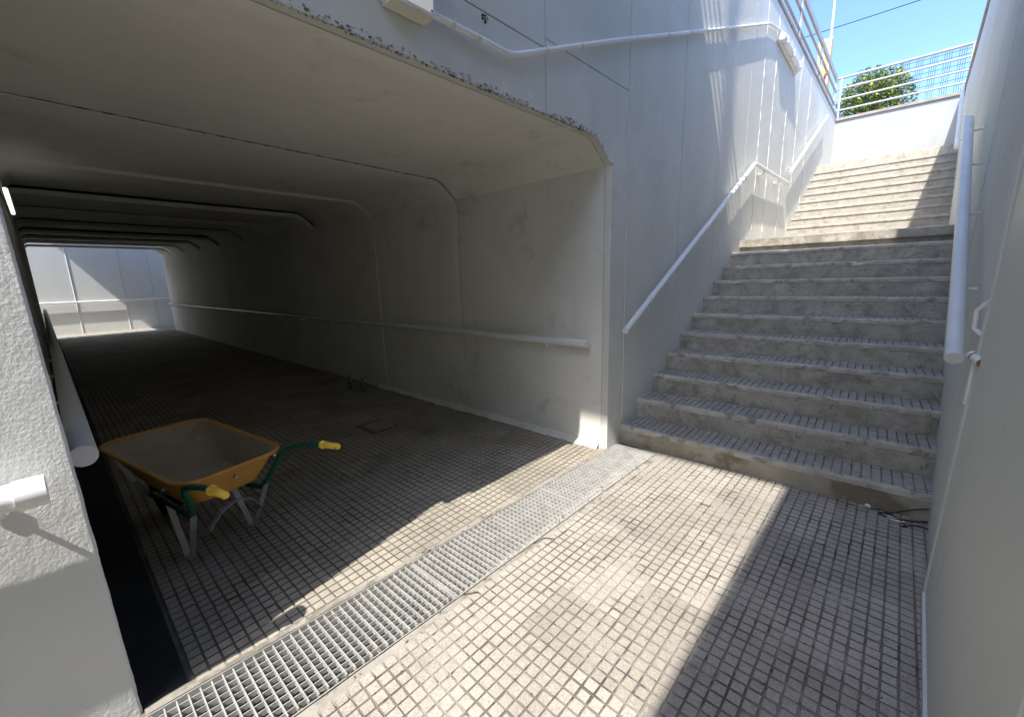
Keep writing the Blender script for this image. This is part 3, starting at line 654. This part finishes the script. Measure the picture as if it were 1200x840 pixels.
handrail('handrail', 'thin white handrail on the far wall beyond the tunnel', FR, .03, (-.08, 0, 0), [(X_FAR + S_F * y + .08, y, 1.10) for y in (-3.2, -1.8, -.5, .8, 2.1, 3.4, 4.7)], m='rail_white')

# ------------------------------------------------------------------ railings at street level
railing('guard_railing', 'grey four bar railing on the white end wall before the tree', ((-1.13, 13.76, 5.165), (1.14, 13.76, 5.165)), 5.165, (0.03, .99), 'street railings', r=.021)
t = thing('guard_railing', 'grey flat bar railing on the coping of the panelled wall', 'railing', (fx(9, -.05), 9, 5.26), 'street railings')
for z, hh in ((.22, .03), (.5, .03), (.72, .11)):
    b = MB(); ya, yb = -6.5, 13.7
    b.hexa([(fx(ya, -.075), ya, 5.26 + z), (fx(ya, -.035), ya, 5.26 + z), (fx(yb, -.035), yb, 5.26 + z), (fx(yb, -.075), yb, 5.26 + z), (fx(ya, -.075), ya, 5.26 + z + hh), (fx(ya, -.035), ya, 5.26 + z + hh), (fx(yb, -.035), yb, 5.26 + z + hh), (fx(yb, -.075), yb, 5.26 + z + hh)])
    b.build('rail_bar', 'railing_grey', t, bevel=.005)
for y in (5.4, 7.3, 9.2, 11.4, 13.5):
    for d in (-.05, .05): MB().box((fx(y, -.07), y + d - .012, 5.255), (fx(y, -.04), y + d + .012, 5.975)).build('post', 'railing_grey', t)

# ------------------------------------------------------------------ junction box, conduit, lamps
jb = thing('junction_box', 'white plastic junction box with yellowed underside above the tunnel mouth', 'junction box', (fx(1.3), 1.3, 2.6))
q0, q1 = out(1.214, 2.619, .10), out(1.452, 2.619, .10)
b = MB(); ya, yb = q0.y, q1.y; z0 = 2.655; z1 = 3.02
b.hexa([(fx(ya, .002), ya, z0), (fx(ya, .085), ya, z0), (fx(yb, .085), yb, z0), (fx(yb, .002), yb, z0), (fx(ya, .002), ya, z1), (fx(ya, .085), ya, z1), (fx(yb, .085), yb, z1), (fx(yb, .002), yb, z1)])
b.build('box_body', 'plastic_white', jb, bevel=.012, seg=3)
b = MB(); b.hexa([(fx(ya, .004), ya + .008, z0 - .006), (fx(ya, .075), ya + .008, z0 - .006), (fx(yb, .075), yb - .008, z0 - .006), (fx(yb, .004), yb - .008, z0 - .006), (fx(ya, .004), ya + .008, z0 + .003), (fx(ya, .075), ya + .008, z0 + .003), (fx(yb, .075), yb - .008, z0 + .003), (fx(yb, .004), yb - .008, z0 + .003)])
b.build('base_plate', 'plastic_yellowed', jb, bevel=.002)
for yy_ in (ya + .02, yb - .02):
    MB().tube([(fx(yy_, .084), yy_, z0 + .02), (fx(yy_, .087), yy_, z0 + .02)], .005, 8).build('screw', 'dark_gap', jb)
cd = thing('conduit', 'thin painted conduit running from the junction box up along the panelled wall', 'conduit', (fx(1.5), 1.5, 2.7))
cp = [out(1.40, 2.723, .03), out(1.957, 2.728, .03), out(3.058, 3.184, .03), out(4.702, 3.837, .03), out(7.134, 4.806, .03), out(7.86, 4.96, .03)]
cc = [cp[0], cp[1].lerp(cp[0], .04), cp[1].lerp(cp[2], .02)] + cp[2:4] + [cp[4].lerp(cp[3], .01), cp[4].lerp(cp[5], .1), cp[5]]
MB().tube(cc, .0155, 10).build('pipe', 'rail_white', cd, smooth=True)
for a, c_, qs in ((0, 1, (.25, .55)), (1, 2, (.28, .62)), (2, 3, (.2, .55, .85)), (3, 4, (.08, .14, .2, .3, .55, .8))):
    for q in qs:
        p = cp[a].lerp(cp[c_], q); d = (cp[c_] - cp[a]).normalized()
        MB().tube([p - d * .010, p + d * .010], .0185, 8).build('clip', 'paint_facade', cd)
cd2 = thing('conduit', 'white conduit with a coupling entering the junction box from a tube lamp', 'conduit', (fx(.8), .8, 2.75))
MB().tube([out(1.10, 2.775, .04), out(1.225, 2.722, .04)], .016, 10).build('pipe', 'rail_white', cd2, smooth=True)
MB().tube([out(1.185, 2.739, .04), out(1.212, 2.728, .04)], .022, 10).build('coupling', 'rail_white', cd2, smooth=True)
tl = thing('tube_lamp', 'white tube lamp over the tunnel mouth beside the junction box', 'lamp', (fx(.8), .8, 2.75))
b = MB(); ya, yb = -.1, 1.055
b.hexa([(fx(ya, .002), ya, 2.80), (fx(ya, .07), ya, 2.80), (fx(yb, .07), yb, 2.80), (fx(yb, .002), yb, 2.80), (fx(ya, .002), ya, 2.89), (fx(ya, .07), ya, 2.89), (fx(yb, .07), yb, 2.89), (fx(yb, .002), yb, 2.89)])
b.build('lamp_housing', 'plastic_white', tl, bevel=.01)
wl_ = thing('wall_lamp', 'long batten lamp high on the panelled wall above the landing', 'lamp', (fx(8.4), 8.4, 4.9))
p0, p1 = out(7.84, 4.93, .07), out(9.2, 4.87, .07)
b = MB(); w_ = .055
vs = []
for zz in (-w_, w_):
    vs += [(fx(p0.y, .002), p0.y, p0.z + zz), (fx(p0.y, .045), p0.y, p0.z + zz), (fx(p1.y, .045), p1.y, p1.z + zz), (fx(p1.y, .002), p1.y, p1.z + zz)]
b.hexa(vs); b.build('lamp_housing', 'plastic_white', wl_, bevel=.006)
dif = MB().tube([(fx(p0.y, .065), p0.y + .05, p0.z), (fx(p1.y, .065), p1.y - .05, p1.z)], .042, 14).build('diffuser', 'diffuser', wl_, smooth=True)
for q in (.15, .5, .85):
    p = Vector((fx(p0.y, .065), p0.y, p0.z)).lerp(Vector((fx(p1.y, .065), p1.y, p1.z)), q)
    MB().box((p.x - .046, p.y - .012, p.z - .047), (p.x + .046, p.y + .012, p.z + .047)).build('clip', 'plastic_white', wl_, bevel=.004)
tw = thing('tunnel_lamp', 'slim white tube lamp on the left tunnel wall near the ceiling', 'lamp', (-4.4, YL, 2.15))
MB().box((-5.95, YL + .002, 2.16), (-4.5, YL + .016, 2.26)).build('lamp_housing', 'plastic_white', tw, bevel=.004)
MB().tube([(-5.9, YL + .028, 2.2), (-4.57, YL + .028, 2.2)], .013, 10).build('diffuser', 'lit_tube', tw, smooth=True)
# ------------------------------------------------------------------ metal door in the right wall
dr = thing('metal_door', 'pale grey sheet metal door in the right wall with bow handle and rusty bolt', 'door', (.34, 2.4, 0))
DX = lambda y, z: xr(y, z) - .016
def slab(y0, y1, z0, z1, o0, o1):
    b = MB(); b.hexa([(DX(y, z) + o, y, z) for z in (z0, z1) for y, o in ((y0, o0), (y0, o1), (y1, o1), (y1, o0))]); return b
slab(.985, 2.445, .035, 2.10, -.004, .03).build('leaf', 'door_paint', dr, bevel=.004)
fr = [slab(2.449, 2.484, .0, 2.155, -.012, .05), slab(.935, .981, .0, 2.155, -.012, .05), slab(.982, 2.448, 2.104, 2.155, -.012, .05), slab(.982, 2.448, 0.0, .030, -.014, .05)]
for s_ in fr: s_.build('frame', 'door_paint', dr, bevel=.003)
MB().tube([(.380, 2.462, 1.368), (.362, 2.475, 1.355), (.340, 2.50, 1.318), (.342, 2.50, 1.244), (.362, 2.475, 1.222), (.380, 2.462, 1.208)], .0085, 8).build('handle', 'rail_white', dr, smooth=True)
b = MB(); b.tube([(.366, 2.39, 1.120), (.353, 2.52, 1.132)], .0175, 14, mcap=1); b.build('bolt', ['rail_white', 'rust'], dr, smooth=True)
MB().tube([(.3575, 2.475, 1.128), (.3560, 2.49, 1.1292)], .0182, 14).build('bolt_rust', 'rust', dr, smooth=True)
slab(2.452, 2.478, .93, 1.11, -.019, -.010).build('lock_plate', 'rail_white', dr, bevel=.002)
MB().tube([(.362, 2.50, 1.074), (.369, 2.485, 1.074)], .011, 10).build('bolt_eye', 'rail_white', dr)

# ------------------------------------------------------------------ wheelbarrow
wb = thing('wheelbarrow', 'orange wheelbarrow with green tubes and yellow grips parked inside the tunnel', 'wheelbarrow', (-2.9, .42, 0))
fwd = Vector((-.978, -.207, 0)).normalized(); side = Vector((-fwd.y, fwd.x, 0))     # side points to the left wall when looking forward
ORG = Vector((-2.42, .535, 0))
def wp(u, v, z): return ORG + fwd * u - side * v + Vector((0, 0, z))               # u forward, v to the right of it (+y side)
if wp(0, .1, 0).y < ORG.y: side = -side
def ring_pts(u0, u1, v0, v1, z0, z1, rc, n=6):
    c = [(u0 + rc, -v0 + rc, 180), (u1 - rc, -v1 + rc, 270), (u1 - rc, v1 - rc, 0), (u0 + rc, v0 - rc, 90)]; pts = []
    for (cu, cv, a0) in c:
        for k in range(n + 1):
            a = math.radians(a0 + 90 * k / n); pts.append((cu + rc * math.cos(a), cv + rc * math.sin(a)))
    return [(u, v, z0 + (z1 - z0) * (u - u0) / (u1 - u0)) for u, v in pts]
spec_ = [(.20, .52, .120, .125, .385, .385, .07), (.12, .66, .180, .185, .40, .405, .10), (.07, .80, .215, .222, .475, .49, .11), (.02, .97, .243, .258, .570, .60, .10)]
outer = [ring_pts(*s) for s in spec_]
rimo = ring_pts(-.008, 1.0, .262, .277, .577, .607, .115); riml = ring_pts(-.012, 1.004, .266, .281, .565, .595, .117)
b = MB(); N_ = len(outer[0]); loops = outer + [rimo, riml]
vs = [wp(*p) for lp_ in loops for p in lp_]
# inner skin (faces up/in) first, then outer skin set 3 mm out
b.add(vs, [(a * N_ + k, a * N_ + (k + 1) % N_, (a + 1) * N_ + (k + 1) % N_, (a + 1) * N_ + k) for a in range(3) for k in range(N_)] + [tuple(range(N_))], 1)
b.add(vs, [(a * N_ + k, a * N_ + (k + 1) % N_, (a + 1) * N_ + (k + 1) % N_, (a + 1) * N_ + k) for a in range(3, 5) for k in range(N_)], 0)
def grow(p, d):
    u, v, z = p; cu = .46; return (u + d * (1 if u > cu else -1), v + d * (1 if v > 0 else -1), z)
ol = [[grow(p, .004) if i else (p[0], p[1], p[2] - .004) for p in lp_] for i, lp_ in enumerate(loops[:4])] + [riml]
ol[3] = [(p[0], p[1], p[2] - .006) for p in ol[3]]
vs = [wp(*p) for lp_ in ol for p in lp_]
b.add(vs, [(a * N_ + k, (a + 1) * N_ + k, (a + 1) * N_ + (k + 1) % N_, a * N_ + (k + 1) % N_) for a in range(4) for k in range(N_)] + [tuple(reversed(range(N_)))], 0)
tray = b.build('tray', ['barrow_orange', 'barrow_inside'], wb, smooth=True)
rp = [wp(p[0], p[1], p[2] - .004) for p in rimo]
MB().tube(rp + [rp[0]], .0085, 8, cap=False).build('rolled_rim', 'barrow_orange', tray, smooth=True)
def bez(pts, n=6):
    out_ = []; P_ = [Vector(p) for p in pts]; P_ = [P_[0] * 2 - P_[1]] + P_ + [P_[-1] * 2 - P_[-2]]
    for i in range(1, len(P_) - 2):
        for k in range(n):
            t = k / n; a, b2, c, d = P_[i - 1:i + 3]
            out_.append(.5 * ((2 * b2) + (c - a) * t + (2 * a - 5 * b2 + 4 * c - d) * t * t + (3 * b2 - a - 3 * c + d) * t ** 3))
    return out_ + [P_[-2]]
for sg in (-1, 1):
    pts = [(-.46, sg * .270, .655), (-.36, sg * .268, .65), (-.25, sg * .262, .635), (-.10, sg * .262, .60), (.0, sg * .245, .55), (.06, sg * .215, .46), (.13, sg * .185, .355), (.22, sg * .17, .318), (.6, sg * .15, .308), (.84, sg * .10, .25), (.98, sg * .075, .19)]
    if sg < 0: gr0 = (-.36, -.265, .645)
    MB().tube(bez([wp(*p) for p in pts]), .0145, 10).build('frame_tube', 'barrow_green', wb, smooth=True)
    g0, g1 = wp(-.335, sg * .268, .648), wp(-.465, sg * .272, .657)
    gb = MB(); d = (g1 - g0)
    gb.tube([g0, g0 + d * .06, g0 + d * .10, g0 + d * .14, g0 + d * .93, g1], [.0225, .0235, .0225, .0175, .0165, .013], 14)
    gb.build('grip', 'barrow_grip', wb, smooth=True)
    # leg: two straps that meet at the foot
    foot = Vector((-2.715, .318, .0)) if sg < 0 else Vector((-2.79, .655, .0))
    def strap(name, ps, w=.030, th=.004, m='barrow_steel', axis=None):
        b = MB(); P_ = [Vector(p) for p in ps]; ax = Vector(axis or fwd).normalized()
        vs = []
        for i, p in enumerate(P_):
            d = (P_[min(i + 1, len(P_) - 1)] - P_[max(i - 1, 0)]).normalized(); nn = d.cross(ax)
            if nn.length < .05: nn = d.cross(Vector((0, 0, 1)))
            nn.normalize(); wv = nn.cross(d).normalized()
            vs += [p - wv * w / 2 - nn * th / 2, p + wv * w / 2 - nn * th / 2, p + wv * w / 2 + nn * th / 2, p - wv * w / 2 + nn * th / 2]
        n_ = len(P_); fs = [(i * 4 + k, i * 4 + (k + 1) % 4, i * 4 + 4 + (k + 1) % 4, i * 4 + 4 + k) for i in range(n_ - 1) for k in range(4)] + [(3, 2, 1, 0), (n_ * 4 - 4, n_ * 4 - 3, n_ * 4 - 2, n_ * 4 - 1)]
        b.add(vs, fs); return b.build(name, m, wb, bevel=.0015)
    strap('leg', [wp(.12, sg * .186, .345), foot + fwd * -.012 + Vector((0, 0, .03)), foot + Vector((0, 0, .004)), foot + fwd * .05 + Vector((0, 0, .004)), foot + fwd * .062 + Vector((0, 0, .03)), wp(.48, sg * .158, .305)], w=.032, axis=side)
    strap('leg_brace', [Vector((foot.x, foot.y, .13)) - fwd * .022, wp(.11, sg * .13, .245), wp(.09, sg * .075, .325), wp(.085, sg * .002, .352)], w=.032, axis=fwd)
    strap('front_brace', [wp(.985, sg * .225, .575), wp(.95, sg * .15, .33), wp(.985, sg * .085, .19)], w=.032, axis=side)
for (u, v, z) in ((.02, -.20, .548), (.02, .20, .548), (.10, -.205, .43), (.3, -.222, .47), (.62, -.232, .52), (.045, .0, .50)):
    c_ = wp(u, v, z); d_ = wp(u, v * 1.06 if abs(v) > .1 and u > .05 else v, z) - c_
    if d_.length < .004: d_ = -fwd
    d_ = d_.normalized() * .012
    MB().tube([c_ - d_, c_ + d_], .008, 8).build('bolt', 'barrow_steel', wb, smooth=True)
ax_c = wp(.985, 0, .185)
wh = MB(); ns = 28
prof = [(.060, -.022), (.10, -.026), (.135, -.034), (.165, -.028), (.18, -.012), (.183, 0), (.18, .012), (.165, .028), (.135, .034), (.10, .026), (.060, .022)]
vs = []
for k in range(ns):
    a = 2 * math.pi * k / ns
    for r_, w_ in prof: vs.append(ax_c + fwd * r_ * math.cos(a) + Vector((0, 0, r_ * math.sin(a))) + side * w_)
m = len(prof)
wh.add(vs, [(k * m + i, k * m + i + 1, ((k + 1) % ns) * m + i + 1, ((k + 1) % ns) * m + i) for k in range(ns) for i in range(m - 1)])
whl = wh.build('wheel', 'rubber', wb, smooth=True, fix=True)
MB().tube([ax_c - side * .02, ax_c + side * .02], .066, 18).build('rim', 'barrow_steel', whl, smooth=True)
MB().tube([ax_c - side * .10, ax_c + side * .10], .009, 8).build('axle', 'barrow_steel', whl, smooth=True)

# ------------------------------------------------------------------ small things on the floor
def lathe(prof, c, n=20):
    b = MB(); m = len(prof); vs = [Vector(c) + Vector((r * math.cos(2 * math.pi * k / n), r * math.sin(2 * math.pi * k / n), z)) for k in range(n) for r, z in prof]
    b.add(vs, [(k * m + i, ((k + 1) % n) * m + i, ((k + 1) % n) * m + i + 1, k * m + i + 1) for k in range(n) for i in range(m - 1)]); return b
for (x, y), lab in (((-5.40, 2.66), 'clear glass bottle on the tunnel floor, deeper in than its twin'), ((-5.12, 2.70), 'clear glass bottle on the tunnel floor, closer to the tunnel mouth')):
    bt = thing('bottle', lab, 'bottle', (x, y, 0), 'bottles by the tunnel wall')
    lathe([(.0, .003), (.030, .001), (.033, .01), (.033, .12), (.028, .145), (.014, .18), (.0125, .215), (.0145, .217), (.0145, .228), (.011, .228), (.0105, .18), (.026, .14), (.030, .118), (.030, .014), (0, .012)], (x, y, 0)).build('bottle_body', 'bottle_glass', bt, smooth=True)
def wire(name, label, pts, r, m, cat, group=None):
    o = MB().tube(bez(pts, 8), r, 6).build(name, m, smooth=True); return tag(o, label, cat, group)
wire('loose_cable', 'black loose cable running from the right wall over the lowest step foot', [(.405, 3.262, .085), (.33, 3.25, .055), (.25, 3.235, .012), (.19, 3.20, .006), (.25, 3.17, .008), (.33, 3.19, .012), (.41, 3.24, .01)], .004, 'black_cable', 'cable')
wire('loose_cable', 'short black cable loop lying on the tiles under the other cable', [(.15, 3.23, .006), (.21, 3.235, .016), (.27, 3.19, .006), (.31, 3.12, .006), (.29, 3.10, .008), (.36, 3.16, .008), (.42, 3.15, .006)], .0035, 'black_cable', 'cable')
b = MB(); lump(b, (.135, 3.235, .016), .016, 0, (1, .8, .9)); tag(b.build('rubble_chip', 'paper'), 'white chip of plaster at the foot of the lowest step', 'chip')
b = MB(); b.add([(.225, 3.165, .004), (.30, 3.15, .005), (.305, 3.175, .008), (.23, 3.185, .014)], [(0, 1, 2, 3)]); b.add([(.225, 3.165, .003), (.30, 3.15, .004), (.305, 3.175, .007), (.23, 3.185, .013)], [(3, 2, 1, 0)]); tag(b.build('paper_scrap', 'paper'), 'crumpled white scrap among the loose cables by the step', 'paper scrap')
wire('twig', 'thin forked twig lying across the edge of the drain grate', [(-1.305, 1.62, .004), (-1.29, 1.66, .010), (-1.285, 1.70, .006), (-1.23, 1.73, .008)], .0022, 'twig', 'twig')
wire('twig', 'thin straight twig lying on the sunny tiles', [(-1.335, 1.105, .004), (-1.31, 1.125, .010), (-1.285, 1.165, .004)], .0022, 'twig', 'twig')
bl_ = MB()
# dry weeds at the corner
b = MB()
for i in range(170):
    y = rnd.uniform(2.72, 3.055); x = GRL(y) - .02 + rnd.gauss(0, .022); 
    if y > 2.95: x = rnd.uniform(-1.80, -1.6)
    a = rnd.uniform(0, 6.28); l = rnd.uniform(.012, .05) * (1.5 if y > 2.95 else .8); d = Vector((math.cos(a), math.sin(a), 0)); e = Vector((-d.y, d.x, 0)) * .0012
    p = Vector((x, min(y, 3.05), .0)); q = p + d * l * .7 + Vector((0, 0, l * rnd.uniform(.1, .8)))
    if q.y > 3.055: q.y = 3.055
    b.add([p - e, p + e, q], [(0, 1, 2)])
tag(b.build('dry_weeds', 'dry_straw', kind='stuff'), 'dry straw coloured weeds at the foot of the tunnel mouth corner', 'weeds')
for i in range(150):
    y = rnd.uniform(.4, 3.15); g_ = rnd.choice((GRL, GRR)); x = g_(y) + rnd.gauss(0, .03); a = rnd.uniform(0, 6.28); l = rnd.uniform(.005, .016)
    d = Vector((math.cos(a), math.sin(a), 0)) * l; e = Vector((-d.y, d.x, 0)) * rnd.uniform(.15, .5); p = Vector((x, y, .004))
    bl_.add([p - d, p - e + Vector((0, 0, .002)), p + d, p + e + Vector((0, 0, .003))], [(0, 1, 2, 3)])
tag(bl_.build('leaf_crumbs', 'debris', kind='stuff'), 'brown leaf crumbs scattered along both edges of the drain', 'leaf litter')
# grit
b = MB()
for i in range(420):
    y = rnd.uniform(.3, 3.2); x = rnd.uniform(GRR(y) + .1, xr(y) - .02)
    if rnd.random() < .5: x = xr(y) - abs(rnd.gauss(0, .12)) - .01
    lump(b, (x, y, .001), rnd.uniform(.0012, .0038), rnd.choice((0, 1)), (1, 1, .6))
for i in range(120):
    i_ = rnd.randrange(9); x = rnd.uniform(-1.5, .4); y = Y0S + i_ * RUN + RUN - abs(rnd.gauss(0, .05)) - .01; lump(b, (x + .05 * i_ * .3, y, Z1 + i_ * RISE + .0), rnd.uniform(.0015, .005), rnd.choice((0, 1)), (1, 1, .6))
tag(b.build('grit', ['mortar', 'twig'], kind='stuff'), 'loose grit and crumbs scattered over tiles and treads', 'grit')

# ------------------------------------------------------------------ beyond the top of the stairs
tr = thing('citrus_tree', 'round green citrus tree with yellow fruit behind the end railing', 'tree', (-.62, 17.2, 5.12))
b = MB(); b.tube([(-.62, 17.2, 5.1), (-.6, 17.2, 5.5), (-.56, 17.22, 6.0), (-.5, 17.2, 6.6)], [.07, .06, .045, .02], 8)
for k in range(7):
    a = k * .9; b.tube([(-.58, 17.2, 5.55 + .12 * k), (-.58 + .35 * math.cos(a), 17.2 + .35 * math.sin(a), 5.9 + .12 * k), (-.58 + .65 * math.cos(a), 17.2 + .65 * math.sin(a), 6.1 + .13 * k)], [.03, .02, .008], 6)
b.build('trunk', 'bark', tr, smooth=True)
b = MB(); cen = Vector((-.52, 17.2, 6.30)); k = 0
while k < 9500:
    d = Vector((rnd.gauss(0, 1), rnd.gauss(0, 1), rnd.gauss(0, 1))).normalized(); rr = rnd.random() ** .45
    lum = 1 + .16 * nz((d.x * 2.6, d.y * 2.6, d.z * 2.6)) + .12 * nz((d.x * 6, d.y * 6, d.z * 6 + 5))
    p = cen + Vector((d.x * .92, d.y * .92, d.z * .97)) * rr * lum
    if nz((p.x * 3.3, p.y * 3.3, p.z * 3.3)) < -.40: continue
    k += 1
    t = (d + Vector((rnd.gauss(0, .5), rnd.gauss(0, .5), rnd.gauss(-.2, .5)))).normalized(); u = t.cross(Vector((rnd.random() - .5, rnd.random() - .5, rnd.random() - .5))).normalized()
    l, w = rnd.uniform(.05, .09), rnd.uniform(.02, .034); n_ = t.cross(u) * .008
    b.add([p - t * l * .5, p + u * w * .8 + n_, p + t * l * .6, p - u * w * .8 + n_], [(0, 1, 2, 3)])
b.build('crown', 'leaf', tr)
for i in range(26):
    a = rnd.uniform(3.5, 5.9); h = rnd.uniform(-.75, .75); r_ = .80 * math.sqrt(max(.05, 1 - (h / .92) ** 2)) + .04
    fb_ = MB(); lump(fb_, (cen.x + r_ * math.cos(a), cen.y + r_ * math.sin(a), cen.z + h), rnd.uniform(.03, .042)); fb_.build('fruit', 'fruit', tr, smooth=True)
fe = thing('mesh_fence', 'blue wire mesh fence standing behind the citrus tree', 'fence', (2, 20, 5.12))
vm = MB().box((-.006, -.006, 0), (.006, .006, 3.02)).mesh('wire', 'fence_blue'); hm = MB().box((0, -.006, -.006), (4.4, .006, .006)).mesh('wire', 'fence_blue')
x = .05; i = 0
while x < 4.4:
    o = link('wire', vm, fe); o.location = (x, 20, 5.12); x += (.05, .05, .05, .17)[i % 4]; i += 1
for k in range(15):
    o = link('wire', hm, fe); o.location = (0, 20, 5.25 + .2 * k + (.05 if k % 2 else 0))
for x in (0, 2.2, 4.4): MB().box((x - .03, 19.97, 5.1), (x + .03, 20.03, 8.2)).build('post', 'fence_blue', fe)
for zz in (6.45,):
    MB().tube(bez([(.0, 19.94, zz), (.35, 19.94, zz + .22), (.75, 19.94, zz + .30), (1.15, 19.94, zz + .30)]), .02, 6).build('brace', 'fence_blue', fe, smooth=True)
sp = thing('sign_post', 'slim pale pole with a tan wooden board strapped to it', 'post', (-1.6, 16, 5.12))
MB().tube([(-1.585, 15.88, 5.1), (-1.60, 15.9, 13)], .028, 10).build('pole', 'pole_white', sp, smooth=True)
b = MB(); b.hexa([(-1.82, 15.95, 6.3), (-1.56, 15.92, 6.25), (-1.52, 16.10, 6.25), (-1.78, 16.13, 6.3), (-1.88, 15.95, 7.95), (-1.58, 15.92, 7.90), (-1.54, 16.10, 8.02), (-1.84, 16.13, 8.05)]); b.build('board', 'tan_board', sp, bevel=.01)
MB().tube([(-1.62, 15.90, 6.98), (-1.62, 15.84, 6.98)], .045, 12).build('strap_bolt', 'rust', sp, smooth=True)
pb = thing('planter', 'pale tan planter box behind the wall railing', 'planter', (-1.75, 13.2, 5.12))
b = MB(); b.hexa([(-1.72, 11.9, 5.1), (-1.38, 11.9, 5.1), (-1.30, 13.4, 5.1), (-1.64, 13.4, 5.1), (-1.74, 11.9, 5.72), (-1.36, 11.9, 5.72), (-1.28, 13.4, 5.72), (-1.66, 13.4, 5.72)]); b.build('box_side', 'pale_board', pb, bevel=.012)
MB().box((-1.70, 11.95, 5.724), (-1.36, 13.0, 5.74)).build('soil', 'bark', pb)
oc = thing('overhead_cable', 'thin dark cable strung across the sky between two poles', 'cable', (-16, 25, 5.12))
MB().tube([(-16 + 32 * i / 40, 25, 12.7 - .75 * (1 - ((i - 20) / 20) ** 2) + (.0)) for i in range(41)], .016, 6).build('cable_span', 'black_cable', oc, smooth=True)
for x in (-16, 16): MB().tube([(x, 25, 5.1), (x, 25, 13)], [.14, .10], 12).build('pole', 'bark', oc, smooth=True)
